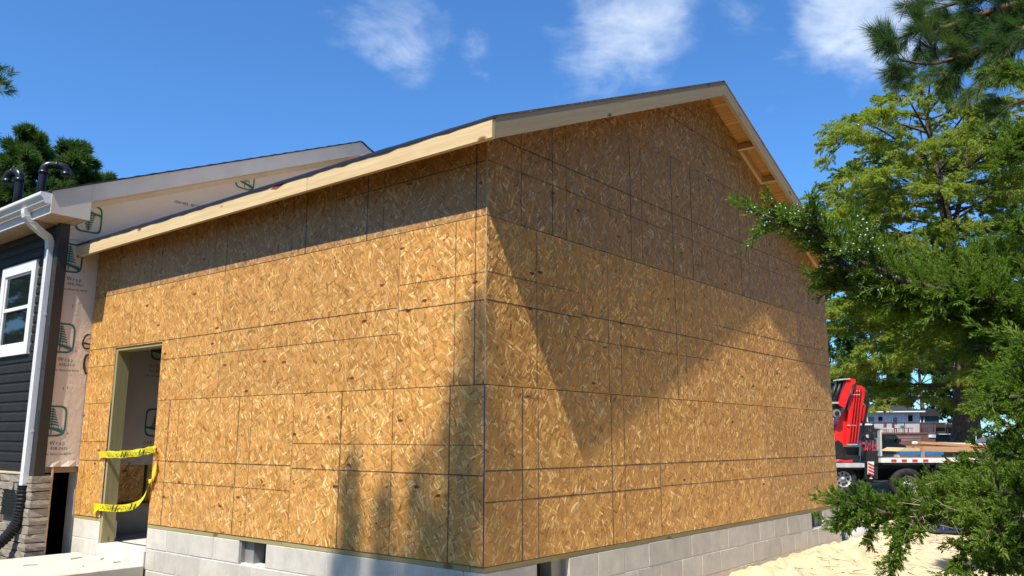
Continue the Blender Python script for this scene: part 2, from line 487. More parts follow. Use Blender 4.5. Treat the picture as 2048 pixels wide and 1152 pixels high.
def glassmat(name, col=(.012, .018, .02)):
    m, t, b = mat(name)
    b.inputs['Base Color'].default_value = (*col, 1); b.inputs['Roughness'].default_value = .03
    b.inputs['Specular IOR Level'].default_value = .8
    n = t.noise(t.coord(), 1.2, 2)
    t.put(b.inputs['Normal'], t.bump(n, .04, .02))
    return m
GLASS = glassmat('window_glass')
RED = plain('crane_red', (.74, .018, .016), .32, var=.06, scale=3, spec=.6)
BLACKM = plain('black_metal', (.014, .014, .015), .45, var=.2, scale=6)
SILVER = plain('aluminium', (.56, .55, .53), .45, .15, var=.1, scale=8)
GREYM = plain('grey_metal', (.32, .31, .30), .5, .3, var=.15, scale=5)
WHITEM = plain('white_paint', (.74, .73, .71), .45, var=.08, scale=6)
RUBBER = plain('rubber', (.022, .021, .021), .85, var=.25, scale=9)
CHROME = plain('rim_metal', (.50, .49, .48), .4, .5, var=.15, scale=10)
RUST = plain('hub_rust', (.16, .085, .06), .8, var=.3, scale=14)
BLUEF = plain('blue_foam_board', (.02, .13, .36), .6, var=.1, scale=4)
LUMB = wood('stacked_lumber', (.50, .33, .15), (.66, .47, .24), (.25, .12, .05), False)
LVL = wood('beam_lumber', (.36, .19, .09), (.50, .29, .15), (.2, .1, .05), False)
REFL_R = plain('reflector_red', (.55, .02, .02), .4, var=.05)
TAILR = plain('tail_light_red', (.45, .01, .012), .2, var=.05)
CARP = plain('car_paint_dark', (.012, .013, .016), .2, var=.05, spec=.7)
HBLUE = plain('house_siding_blue_grey', (.60, .66, .74), .6, var=.05, scale=2)
HWHITE = plain('house_white_trim', (.80, .80, .80), .5, var=.03)
HNAVY = plain('house_siding_navy', (.06, .085, .13), .6, var=.08)
DECK = plain('deck_red_brown', (.17, .075, .055), .7, var=.15, scale=2)
DECKD = plain('deck_dark_brown', (.055, .03, .026), .7, var=.15, scale=2)
BARK = plain('bark', (.12, .085, .065), .95, var=.35, scale=9, bump=.8, bscale=26)
BARKR = plain('pine_bark', (.17, .085, .055), .95, var=.35, scale=9, bump=.8, bscale=26)
TWIG = plain('dry_twig', (.42, .33, .24), .9, var=.2, scale=12)
BERRY = plain('juniper_berry', (.56, .62, .70), .6, var=.2, scale=90)
def leafmat(name, c0, c1, c2, trans=.35, rough=.55):
    m, t, b = mat(name)
    geo = t.n('ShaderNodeNewGeometry')
    rp = geo.outputs['Random Per Island']
    n = t.noise(t.coord(), 2.2, 3)
    c = t.mix(rp, c0, c1)
    c = t.mix(t.math('MULTIPLY', t.smooth(n, .45, .75), .7), c, c2)
    t.put(b.inputs['Base Color'], c)
    b.inputs['Roughness'].default_value = rough; b.inputs['Specular IOR Level'].default_value = .15
    tr = t.n('ShaderNodeBsdfTranslucent'); t.put(tr.inputs[0], t.mix(1.0, c, (1.25, 1.3, .6), 'MULTIPLY'))
    mx = t.n('ShaderNodeMixShader'); mx.inputs[0].default_value = trans
    t.put(mx.inputs[1], b.outputs[0]); t.put(mx.inputs[2], tr.outputs[0])
    out = [x for x in t.t.nodes if x.type == 'OUTPUT_MATERIAL'][0]
    t.put(out.inputs[0], mx.outputs[0])
    return m
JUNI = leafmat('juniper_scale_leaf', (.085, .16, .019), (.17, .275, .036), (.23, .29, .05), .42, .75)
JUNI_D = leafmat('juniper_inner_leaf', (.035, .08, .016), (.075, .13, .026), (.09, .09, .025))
CYPR = leafmat('cypress_leaf', (.20, .27, .042), (.33, .39, .07), (.39, .41, .078), .5)
PINEN = leafmat('pine_needle', (.045, .10, .04), (.085, .17, .06), (.15, .20, .05), .3)
PINEF = leafmat('far_pine_needle', (.04, .085, .022), (.08, .15, .036), (.14, .18, .04), .3)
FARL = leafmat('far_leaf', (.035, .075, .02), (.07, .13, .03), (.10, .14, .04), .3)
GRASS = leafmat('grass_blade', (.06, .12, .02), (.13, .2, .04), (.16, .2, .06), .3)

# ------------------------------------------------------------------ ground
def ground_h(x, y):
    x = np.asarray(x, float); y = np.asarray(y, float)
    d = np.hypot(x + 4.4, y + 3.8)
    h = -0.56 - .00 * d
    far = np.clip((x * .777 + y * .629 - 7.5) / 14, 0, 1)          # the lot falls away towards the truck
    h = h - .52 * far * far * (3 - 2 * far)
    # sand banked against the gable foundation
    bank = np.exp(-((y + .25) / .75) ** 2) * np.clip((x - .5) / 4.5, 0, 1) * np.clip((8.6 - x) / 1.2, 0, 1)
    h = h + .085 * bank
    lump = np.exp(-((y + .42) / .34) ** 2) * np.clip((x - 1) / 3, 0, 1) * np.clip((8.2 - x) / .8, 0, 1)
    n = np.sin(x * 3.1 + 1.3 * np.sin(y * 2.3)) * np.sin(y * 4.7 + 1.1 * np.sin(x * 1.9))
    n2 = np.sin(x * 9.3 + 2 * np.sin(y * 5)) * np.sin(y * 11.0 + 1.7 * np.sin(x * 6.1))
    n3 = np.sin(x * 23 + 2 * np.sin(y * 13)) * np.sin(y * 27 + 1.7 * np.sin(x * 17))
    near = np.clip((26 - d) / 12, 0, 1)
    h = h + near * (.018 * n + .012 * n2 + .006 * n3) + lump * (.05 + .05 * n2 + .03 * n3 + .03 * np.sin(x * 5.3))
    return h
def make_ground():
    az_view = np.arange(-8, 78, .16); az_rest = np.arange(78, 352, 4.0)
    az = np.radians(np.concatenate([az_view, az_rest]))
    rr = [0.3]
    while rr[-1] < 900:
        rr.append(rr[-1] * (1.012 if 4 < rr[-1] < 16 else 1.04) + .01)
    rr = np.array(rr)
    A, RR = np.meshgrid(az, rr)
    X = CAM[0] + RR * np.cos(A); Y = CAM[1] + RR * np.sin(A); Z = ground_h(X, Y)
    n, m_ = len(rr), len(az)
    V = np.stack([X, Y, Z], -1).reshape(-1, 3)
    i, j = np.meshgrid(np.arange(n - 1), np.arange(m_), indexing='ij')
    j2 = (j + 1) % m_
    Fq = np.stack([i * m_ + j, (i + 1) * m_ + j, (i + 1) * m_ + j2, i * m_ + j2], -1).reshape(-1, 4)
    c = len(V); V = np.vstack([V, [[CAM[0], CAM[1], float(ground_h(CAM[0], CAM[1]))]]])
    o = arrays('ground', V, Fq, SAND, smooth=True)
    tag(o, kind='structure')
    return o
make_ground()

# ------------------------------------------------------------------ the new addition
W, LL, YG = 7.22, 6.06, 6.07           # gable width, side length, old gable wall plane
OV, EAVE_Z, PEAK_X, SLOPE = .265, 3.035, 3.61, .4185
def roof_z(x): return EAVE_Z + SLOPE * (PEAK_X + OV) - SLOPE * abs(x - PEAK_X)
add = empty('wood_addition', (W / 2, LL / 2, -.6))
tag(add, 'unfinished gabled addition sheathed in tan strand board on grey block foundation', 'building')

def clip(poly, edge_fn):
    out = []
    n = len(poly)
    for i in range(n):
        a, b = poly[i], poly[(i + 1) % n]
        fa, fb = edge_fn(a), edge_fn(b)
        if fa >= 0: out.append(a)
        if (fa >= 0) != (fb >= 0):
            k = fa / (fa - fb); out.append((a[0] + (b[0] - a[0]) * k, a[1] + (b[1] - a[1]) * k))
    return out
def clip_convex(poly, cpoly):
    n = len(cpoly)
    for i in range(n):
        (x0, z0), (x1, z1) = cpoly[i], cpoly[(i + 1) % n]
        poly = clip(poly, lambda p: (x1 - x0) * (p[1] - z0) - (z1 - z0) * (p[0] - x0))
        if len(poly) < 3: return []
    return poly
pr_ = random.Random(11)
def panel(wall, poly, vl=(), hl=(), mats=None, gap=(.0028, .0028), edge=None, clips=None):
    """one sheet of strand board; poly in (along, up) wall coordinates, counter-clockwise; printed nail lines as ink strips"""
    mats = mats or [OSB, OSB_INK, OSB_INK_T]
    us = [p[0] for p in poly]; zs = [p[1] for p in poly]; u0, z0, u1, z1 = min(us), min(zs), max(us), max(zs)
    def shr(p):
        u = p[0] + (gap[0] if abs(p[0] - u0) < 1e-6 else -gap[1] if abs(p[0] - u1) < 1e-6 else 0)
        z = p[1] + (.0026 if abs(p[1] - z0) < 1e-6 else -.0026 if abs(p[1] - z1) < 1e-6 else 0)
        return (u - u0, z - z0)
    q = [shr(p) for p in poly]
    s = 1 if wall == 'R' else -1
    dep = pr_.uniform(-.0012, .0012)
    b = MB()
    b.prism([(u, dep, z) for u, z in q], (0, s * .0115, 0), 0, 3)
    cl = [[(a - u0, c - z0) for a, c in cp] for cp in clips] if clips else [q]
    e = -s * .0005 + dep
    def strip(a, c, w, mi, vert):
        n = 14
        lo, hi, fix = c
        ts = [lo + (hi - lo) * i / n for i in range(n + 1)]
        ws = [w * pr_.uniform(.75, 1.2) for _ in ts]; of = [pr_.uniform(-.0008, .0008) for _ in ts]
        for i in range(n):
            if vert: pg = [(fix - ws[i] / 2 + of[i], ts[i]), (fix + ws[i] / 2 + of[i], ts[i]), (fix + ws[i + 1] / 2 + of[i + 1], ts[i + 1]), (fix - ws[i + 1] / 2 + of[i + 1], ts[i + 1])]
            else: pg = [(ts[i], fix - ws[i] / 2 + of[i]), (ts[i + 1], fix - ws[i + 1] / 2 + of[i + 1]), (ts[i + 1], fix + ws[i + 1] / 2 + of[i + 1]), (ts[i], fix + ws[i] / 2 + of[i])]
            for cp in cl:
                r = clip_convex(pg, cp)
                if len(r) >= 3: b.poly([(u, e, z) for u, z in r], mi)
    for u, bold in vl: strip(0, (0.004, z1 - z0 - .004, u - u0), .0125 if bold else .008, 1 if bold else 2, True)
    e += -s * .0003
    for z, bold in hl: strip(0, (.008, u1 - u0 - .008, z - z0), .0095 if bold else .0075, 1 if bold else 2, False)
    if wall == 'R': M = Matrix.Translation((u0, 0, z0))
    else: M = Matrix.Translation((0, u0, z0)) @ Matrix.Rotation(R(90), 4, 'Z')
    return b.build('osb_panel', list(mats) + [edge or EDGE], add, M)
def rect(a, b, c, d): return [(a, c), (b, c), (b, d), (a, d)]
GR = [OSB_GREY, OSB_GREY_INK, OSB_GREY_INK_T]
X0 = -.003                              # the gable sheets lap the corner
# gable wall, bottom row
panel('R', rect(X0, 2.43, 0, 1.22), [(.413, 1), (.605, 0), (1.618, 1), (1.822, 0)], [(.63, 1), (.42, 1)], gap=(0, .006), edge=BLUE_EDGE)
panel('R', rect(2.43, 4.862, 0, 1.22), [], [(.632, 1), (.43, 0)], edge=BLUE_EDGE)
panel('R', rect(4.862, W, 0, 1.22), [(5.474, 0), (6.66, 0)], [(.634, 1), (.432, 0)])
# second row
panel('R', rect(X0, 1.195, 1.22, 2.44), [(.59, 0)], [(1.821, 1), (2.027, 0)], gap=(0, .0028))
panel('R', rect(1.195, 3.622, 1.22, 2.44), [(1.6, 0), (1.8, 0), (2.823, 1), (3.012, 0)], [(1.848, 1), (1.648, 0)])
panel('R', rect(3.622, 6.05, 1.22, 2.44), [], [(2.026, 0), (1.825, 1)])
panel('R', rect(6.05, W, 1.22, 2.44), [(6.683, 0)], [(2.028, 0), (1.825, 1)])
# third row and the gable top, cut to the roof slope
def under(poly, m=.03):
    p = clip(poly, lambda q: roof_z(-9) - m + SLOPE * (q[0] + 9) - q[1])
    return clip(p, lambda q: roof_z(20) - m - SLOPE * (q[0] - 20) - q[1])
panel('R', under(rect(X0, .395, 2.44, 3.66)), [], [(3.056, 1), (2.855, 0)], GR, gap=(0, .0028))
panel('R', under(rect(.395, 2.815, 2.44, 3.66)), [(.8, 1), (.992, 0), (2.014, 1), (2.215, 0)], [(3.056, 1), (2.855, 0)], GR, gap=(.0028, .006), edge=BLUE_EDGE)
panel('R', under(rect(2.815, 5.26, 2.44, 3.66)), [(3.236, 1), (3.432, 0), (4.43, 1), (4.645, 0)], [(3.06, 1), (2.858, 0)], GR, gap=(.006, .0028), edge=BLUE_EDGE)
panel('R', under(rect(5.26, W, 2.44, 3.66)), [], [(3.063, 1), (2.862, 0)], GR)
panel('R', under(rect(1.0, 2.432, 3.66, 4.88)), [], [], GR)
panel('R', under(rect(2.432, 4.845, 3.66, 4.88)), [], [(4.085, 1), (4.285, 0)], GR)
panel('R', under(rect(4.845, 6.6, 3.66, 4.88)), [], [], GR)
# side wall
Y0 = .0125
DR0, DR1, DTOP = 4.435, 5.435, 1.825    # door opening
panel('L', rect(Y0, 2.155, 0, 1.22), [(.338, 1), (.931, 0), (1.531, 1)], [(.803, 0), (.598, 1)])
panel('L', rect(2.155, DR0, 0, 1.22), [(2.77, 0), (2.97, 1), (4.004, 0), (4.186, 1)], [(.618, 1), (.412, 0)])
panel('L', rect(DR1, LL, 0, 1.22), [(5.917, 0)], [(.596, 1), (.8, 0)], edge=BLUE_EDGE)
panel('L', rect(Y0, .904, 1.22, 2.44), [(.109, 1), (.304, 0)], [(1.82, 1), (2.02, 0)])
panel('L', rect(.904, 3.348, 1.22, 2.44), [], [(1.845, 1), (1.642, 0)])
panel('L', [(3.348, 1.22), (DR0, 1.22), (DR0, DTOP), (DR1, DTOP), (DR1, 1.22), (LL, 1.22), (LL, 2.44), (3.348, 2.44)],
      [(5.135, 0)], [(1.837, 1), (1.636, 0)],
      clips=[rect(3.348, DR0, 1.22, 2.44), rect(DR0, DR1, DTOP + .012, 2.44), rect(DR1, LL, 1.22, 2.44)])
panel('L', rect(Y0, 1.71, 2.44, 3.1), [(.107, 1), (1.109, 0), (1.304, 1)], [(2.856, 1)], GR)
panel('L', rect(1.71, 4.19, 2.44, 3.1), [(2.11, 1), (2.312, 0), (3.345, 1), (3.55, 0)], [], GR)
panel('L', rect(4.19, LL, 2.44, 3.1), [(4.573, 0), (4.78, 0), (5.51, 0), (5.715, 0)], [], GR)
# far side wall (seen only from the side)
for z0, z1 in ((0, 1.22), (1.22, 2.44), (2.44, 3.1)):
    for a, b_ in ((.02, 2.44), (2.44, 4.88), (4.88, LL)):
        b = MB(); b.box((W - .012, a + .002, z0 + .001), (W - .001, b_ - .002, z1 - .001), 0)
        b.build('osb_panel', OSB, add)

# sill plates of treated lumber
def plate(p0, p1): return board('sill_plate', p0, p1, .038, .13, (0, 0, 1), PTW, add, .003)
for a, b_ in ((.012, 3.566), (3.57, W + .0)): plate((a, .072, -.0205), (b_, .072, -.0205))
for a, b_ in ((.14, 2.236), (2.24, DR0), (DR1, LL)): plate((.072, a, -.0205), (.072, b_, -.0205))
plate((W - .07, .15, -.0205), (W - .07, LL, -.0205))
# studs and jambs of the doorway
def dbox(name, a, b_, m, axis):
    L = abs(b_[axis] - a[axis])
    c0 = [(p + q) / 2 for p, q in zip(a, b_)]; p0 = list(c0); p1 = list(c0); p0[axis] = min(a[axis], b_[axis]); p1[axis] = max(a[axis], b_[axis])
    sz = [abs(q - p) for p, q in zip(a, b_)]
    if axis == 2: return board(name, p0, p1, sz[0], sz[1], (1, 0, 0), m, add)
    if axis == 1: return board(name, p0, p1, sz[2], sz[0], (0, 0, 1), m, add)
    return board(name, p0, p1, sz[2], sz[1], (0, 0, 1), m, add)
dbox('door_jamb', (.0125, DR1 - .035, -.258), (.155, DR1 + .003, DTOP - .0), PTW, 2)
dbox('door_jamb', (.0125, DR0 - .003, -.258), (.155, DR0 + .02, DTOP - .0), PTW, 2)
dbox('door_header', (.0125, DR0 + .021, DTOP - .036), (.155, DR1 - .036, DTOP + .002), PTW, 1)
dbox('wall_stud', (.0125, LL - .045, -.001), (.15, LL - .007, 3.0), PINE2, 2)
for y in (4.0, 3.6, 5.9): dbox('wall_stud', (.0125, y, -.001), (.15, y + .038, 3.0), PINE2, 2)

# block foundation, every block its own piece
VENT_R, VENT_L = [(.59, .99), (6.19, 6.59)], [(2.45, 2.85)]
BH, BT = .2, .19
def course_blocks(wall, k, lo, hi, phase, skip):
    z1 = -.041 - k * BH; z0 = z1 - BH + .009
    u = phase - .4 * math.ceil((phase - lo) / .4) if phase > lo else phase
    edges = [lo]
    while u < hi - .02:
        if u > lo + .02: edges.append(u)
        u += .4
    edges.append(hi)
    for a, c in zip(edges, edges[1:]):
        if any(a < q - .01 and c > p + .01 for p, q in skip): continue
        if c - a < .03: continue
        j = pr_.uniform(-.0015, .0015)
        b = MB()
        b.box((.0045, 0, 0), (c - a - .0045, BT, z1 - z0), 0, .0035)
        if wall == 'R': M = Matrix.Translation((a, .004 + j, z0))
        else: M = Matrix.Translation((.004 + j, a, z0)) @ Matrix.Rotation(R(90), 4, 'Z') @ Matrix.Translation((0, -BT, 0))
        b.build('concrete_block', BLOCK, add, M)
def mortar(wall, lo, hi, z0, z1, skip):
    b = MB(); segs = []; u = lo
    for p, q in sorted(skip):
        if lo < p < hi: segs.append((u, p, z1)); segs.append((p, q, z1 - BH - .002)); u = q
    segs.append((u, hi, z1))
    for a, c, zt in segs:
        if wall == 'R': b.box((a, .0085, z0), (c, BT - .01, zt))
        else: b.box((.0085, a, z0), (BT - .01, c, zt))
    b.build('mortar_joint', MORTAR, add)
for k in range(4):
    course_blocks('R', k, .004 if k % 2 == 0 else .004, W + .035, .19 if k % 2 == 0 else .39, VENT_R if k == 0 else [])
    course_blocks('L', k, .2, DR0 if k < 1 else DR0, .05 if k % 2 == 0 else .25, VENT_L if k == 0 else [])
    course_blocks('L', k, DR1 + .005, LL, DR1 + .24 if k % 2 == 0 else DR1 + .04, [])
mortar('R', .008, W + .03, -.84, -.043, VENT_R)
mortar('L', .2, DR0 - .003, -.84, -.043, VENT_L)
mortar('L', DR1 + .009, LL - .003, -.84, -.043, [])
b = MB(); b.box((W - .16, .2, -.84), (W + .03, LL, -.043)); b.build('foundation_wall', BLOCK, add)
# open crawl-space vents with their side cheeks and a black back painted as shade
def vent(wall, a, c):
    b = MB(); z0, z1 = -.041 - BH + .009, -.041
    d = .19
    def bx(u0, u1, y0, y1, za, zb, mi):
        if wall == 'R': b.box((u0, y0, za), (u1, y1, zb), mi)
        else: b.box((y0, u0, za), (y1, u1, zb), mi)
    bx(a + .002, a + .02, .02, d, z0, z1 - .002, 1); bx(c - .02, c - .002, .02, d, z0, z1 - .002, 1)
    bx(a + .021, c - .021, .02, d, z0 - .012, z0 + .004, 0)
    bx(a + .021, c - .021, d - .02, d + .01, z0 + .005, z1, 2)
    bx(c - .15, c - .0205, .06, d - .021, z0 + .005, z1 - .003, 1)
    b.build('foundation_vent', [MORTAR, GREYM, DARK], add)
for p in VENT_R: vent('R', *p)
for p in VENT_L: vent('L', *p)
# floor slab with the doorway sill
b = MB(); b.box((.2, .2, -.5), (W - .17, YG - .01, -.262)); b.box((-.012, DR0 + .003, -.42), (.199, DR1 - .037 + .04, -.26), 0, .006)
b.build('floor_slab', SLAB, add)

# roof: deck, underlayment, fascia and rake boards, lookouts
def roof_side(x0, x1, name, t0, t1, m, y0, y1):
    b = MB()
    z0, z1 = roof_z(x0), roof_z(x1)
    b.prism([(x0, y0, z0 + t0), (x1, y0, z1 + t0), (x1, y0, z1 + t1), (x0, y0, z0 + t1)], (0, y1 - y0, 0))
    return b.build(name, m, add)
xl, xr = -OV + .002, 2 * PEAK_X + OV - .002
roof_side(xl, PEAK_X - .001, 'roof_deck', -.002, .0115, OSB, -OV + .002, YG - .012)
roof_side(PEAK_X + .001, xr, 'roof_deck', -.002, .0115, OSB, -OV + .002, YG - .012)
def underlay(xa, xb):
    n = 60; b = MB(); rows = []
    for i in range(n + 1):
        y = -OV - .004 + (YG - .02 + OV) * i / n
        w = pr_.uniform(0, .010) if i > 1 else 0
        xo = xa - (.006 + w * .4) * (1 if xb > xa else -1)
        rows.append([(xo, y, roof_z(xo) - .004 - w), (xa, y, roof_z(xa) + .0135 + w * .4), (xa + (xb - xa) * .03, y, roof_z(xa + (xb - xa) * .03) + .0138), (xb, y, roof_z(xb) + .0135)])
    for i in range(n):
        for j in range(3): b.quad(rows[i][j], rows[i + 1][j], rows[i + 1][j + 1], rows[i][j + 1], 0 if j < 2 else 1)
    b.build('roof_underlayment', [UNDERLAY, UNDERTOP], add)
underlay(-OV - .001, PEAK_X); underlay(2 * PEAK_X + OV + .001, PEAK_X)
FH_ = .14
for a, c in ((-OV, 1.777), (1.781, 6.035)):
    board('fascia_board', (-OV + .019, a, EAVE_Z - .004 - FH_ / 2), (-OV + .019, c, EAVE_Z - .004 - FH_ / 2), FH_, .038, (0, 0, 1), PINE, add)
for a, c in ((-OV, 3.0), (3.004, 6.035)):
    board('fascia_board', (2 * PEAK_X + OV - .019, a, EAVE_Z - .004 - FH_ / 2), (2 * PEAK_X + OV - .019, c, EAVE_Z - .004 - FH_ / 2), FH_, .038, (0, 0, 1), PINE, add)
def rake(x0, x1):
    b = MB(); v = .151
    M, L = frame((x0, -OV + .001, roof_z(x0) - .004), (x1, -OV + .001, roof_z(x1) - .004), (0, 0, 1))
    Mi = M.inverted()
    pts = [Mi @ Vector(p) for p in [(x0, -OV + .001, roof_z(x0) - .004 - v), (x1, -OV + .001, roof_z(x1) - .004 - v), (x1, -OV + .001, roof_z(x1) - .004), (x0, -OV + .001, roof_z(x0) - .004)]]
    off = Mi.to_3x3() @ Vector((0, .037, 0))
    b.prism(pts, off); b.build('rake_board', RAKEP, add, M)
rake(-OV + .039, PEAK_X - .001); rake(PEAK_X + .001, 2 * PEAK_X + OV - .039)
sd = Vector((1, 0, -SLOPE)).normalized(); sn = Vector((SLOPE, 0, 1)).normalized()
def slope_pt(x, y, drop, left=False):
    return Vector((x, y, roof_z(x) - .006 - drop))
for x in (4.52, 5.13, 5.74, 6.35, 6.96):
    p0, p1 = slope_pt(x, -.001, .055), slope_pt(x, -OV + .04, .055)
    board('lookout_block', p0, p1, .085, .038, sn, PINE2, add)
for x in (.2, .81, 1.42, 2.03, 2.64, 3.25):
    p0, p1 = slope_pt(x, -.001, .055), slope_pt(x, -OV + .04, .055)
    board('lookout_block', p0, p1, .085, .038, Vector((-SLOPE, 0, 1)), PINE2, add)
for a, c in ((4.54, 5.11), (6.37, 6.94)):
    board('ledger_strip', slope_pt(a + .005, -.021, .058), slope_pt(c - .005, -.021, .058), .085, .038, sn, PINE2, add)
board('ridge_block', (PEAK_X - .02, -.001, roof_z(PEAK_X) - .085), (PEAK_X - .02, -OV + .04, roof_z(PEAK_X) - .085), .12, .038, (0, 0, 1), PINE2, add)
# torn bark edge on the fascia
b = MB(); fx = -OV - .0012
sc = [onp(x, y, 0, fx) for x, y in ((541, 379), (560, 362), (571, 360), (566, 370), (553, 379))]
b.poly(sc); b.build('bark_scar', plain('bark_scar_brown', (.28, .07, .03), .9, var=.3, scale=30), add)

# string hanging from the ridge
b = MB(); pts = [(3.70, -.045, 4.50), (3.83, -.03, 4.27), (3.965, -.02, 4.03), (4.16, -.018, 3.78), (4.37, -.015, 3.50), (4.52, -.014, 3.3)]
b.tube(pts, .0035, 5); tag(b.build('string', CORD), 'thin pale string dangling from the ridge down the gable wall', 'string')

# ------------------------------------------------------------------ the older house
XS, YR = -.455, 5.68                    # siding plane, rake (overhang) plane
XF = -.735                              # eave fascia
OPX, OPZ, OSL = 3.60, 5.325, .417       # old ridge
def oz(x): return OPZ - OSL * abs(x - OPX)
house = empty('house', (3.6, 9.5, -.6))
tag(house, 'older house with charcoal siding, stone base, white gutter and printed wrap on its gable', 'house')
HB = 13.0                               # back end of the house
# closed body behind the finishes
b = MB()
b.prism([(XS + .02, YG + .02, .46), (7.65, YG + .02, .46), (7.65, YG + .02, 3.2), (OPX, YG + .02, 3.2 + OSL * (OPX - XS)), (XS + .02, YG + .02, 3.2)], (0, HB - YG, 0))
b.build('wall_core', plain('sheathing_core', (.35, .25, .15), .8), house)
b = MB(); b.box((.0, YG + .02, -.9), (7.65, YG + .2, .455)); b.box((7.45, YG + .21, -.9), (7.65, HB, .455)); b.box((XS + .03, 6.35, -.9), (XS + .2, HB, .455)); b.box((XS + .03, HB - .2, -.9), (7.4, HB + .0, .455))
b.build('foundation_core', BLOCK, house)
# crawl-space behind the gap; near-black back and floor stand in for its shade
b = MB(); b.box((XS + .21, 7.6, -.9), (-.001, 7.7, .455)); b.box((XS + .21, YG + .03, -.64), (-.001, 7.6, -.6)); b.build('crawl_space_shade', DARK, house)
b = MB(); b.box((-.24, 6.9, -.6), (-.02, 7.1, .1), 0, .005); b.build('crawl_space_pier', BLOCK, house)
# old sheathing and block seen through the doorway under the wrap
b = MB(); b.box((.02, YG - .002, .085), (3.2, YG + .018, .56)); b.build('old_sheathing', OSB, house)
for i, xx in enumerate((.78, 1.16)):
    b = MB(); b.box((xx, YG - .006, .09), (xx + .035, YG - .0021, .55)); b.build('trim_strip', POST, house)
board('old_sill', (.02, YG - .03, .06), (3.2, YG - .03, .06), .04, .09, (0, 0, 1), PTW, house)
# house wrap on the gable
def wrap_sheet(name, poly, y, nx=60, nz=70):
    xs = [p[0] for p in poly]; zs = [p[1] for p in poly]
    b = MB(); x0, x1, z0, z1 = min(xs), max(xs), min(zs), max(zs)
    for i in range(nx):
        for j in range(nz):
            a, c = x0 + (x1 - x0) * i / nx, x0 + (x1 - x0) * (i + 1) / nx
            e, f = z0 + (z1 - z0) * j / nz, z0 + (z1 - z0) * (j + 1) / nz
            q = clip_convex([(a, e), (c, e), (c, f), (a, f)], poly)
            if len(q) >= 3:
                b.poly([(u, y + .004 * math.sin(u * 7 + w * 3) * math.sin(w * 4.3 + u * 2) - (.012 * math.exp(-(w - z0) / .05) * (1 + math.sin(u * 40)) if w < z0 + .2 else 0), w) for u, w in q])
    o = b.build(name, WRAP, house)
    return o
wrap = wrap_sheet('house_wrap', [(XS, .525), (3.0, .525), (3.0, 3.15), (XS, 3.15)], YG, 40, 40)
ztop = lambda x: oz(x) - .03
wrap2 = wrap_sheet('house_wrap', [(XS, 3.10), (7.5, 3.10), (7.5, oz(7.5) - .1), (OPX, ztop(OPX) - .05), (XS, oz(XS) - .1)], YG - .006, 60, 30)
def text_mesh(txt, size, m, parent, M, name='printed_text', sx=1.0, space=1.0):
    cu = bpy.data.curves.new(name, 'FONT'); cu.body = txt; cu.size = size; cu.space_character = space
    cu.align_x = 'CENTER'; cu.align_y = 'CENTER'; cu.resolution_u = 2; cu.fill_mode = 'FRONT' if hasattr(cu, 'fill_mode') else cu.fill_mode
    ob = bpy.data.objects.new(name, cu); COL.objects.link(ob)
    bpy.context.view_layer.update()
    me = bpy.data.meshes.new_from_object(ob.evaluated_get(bpy.context.evaluated_depsgraph_get()))
    bpy.data.objects.remove(ob)
    me.materials.clear(); me.materials.append(m)
    return link(name, me, parent, M @ Matrix.Diagonal((sx, 1, 1, 1)))
def logo_mesh():
    b = MB(); w, h, n = .152, .165, 64
    def sup(a, k, dy=0):
        c, s = math.cos(a), math.sin(a); e = .38
        return (k[0] * math.copysign(abs(c) ** e, c), k[1] * math.copysign(abs(s) ** e, s) + dy - (.012 * (1 - abs(c)) if s < 0 else 0))
    for i in range(n):
        a0, a1 = 2 * math.pi * i / n, 2 * math.pi * (i + 1) / n
        o0, o1, i0, i1 = sup(a0, (w, h)), sup(a1, (w, h)), sup(a0, (w - .019, h - .019)), sup(a1, (w - .019, h - .019))
        b.quad((*o0, 0), (*o1, 0), (*i1, 0), (*i0, 0))
    b.poly([(-.006, -.15, 0), (.005, -.15, 0), (.005, .13, 0), (-.001, .145, 0), (-.006, .13, 0)])       # trunk
    for i in range(7):                                                                                     # drooping boughs
        z = .135 - i * .028; L = .022 + i * .0085
        for s in (-1, 1):
            pts = [(s * .002, z), (s * L * .5, z - .004), (s * L, z - .016), (s * (L * 1.04), z - .030), (s * L * .62, z - .021), (s * .003, z - .017)]
            b.poly([(x, y, .0001) for x, y in (pts if s > 0 else pts[::-1])])
    top, bot = [], []
    for i in range(15):                                                                                    # ground
        u = -.14 + .28 * i / 14; zc = -.055 - .058 * (i / 14) ** 1.6
        top.append((u, zc, .0002)); bot.append((u, zc - .018 - .02 * (i / 14), .0002))
    for i in range(14): b.quad(bot[i], bot[i + 1], top[i + 1], top[i])
    for i in range(12):                                                                                    # grass
        u = -.13 + .022 * i + .003 * math.sin(i * 5); zc = -.055 - .058 * ((u + .14) / .28) ** 1.6
        b.poly([(u - .006, zc - .002, .0003), (u + .006, zc - .002, .0003), (u + .001, zc + .022 + .01 * math.sin(i * 3), .0003)])
    return b
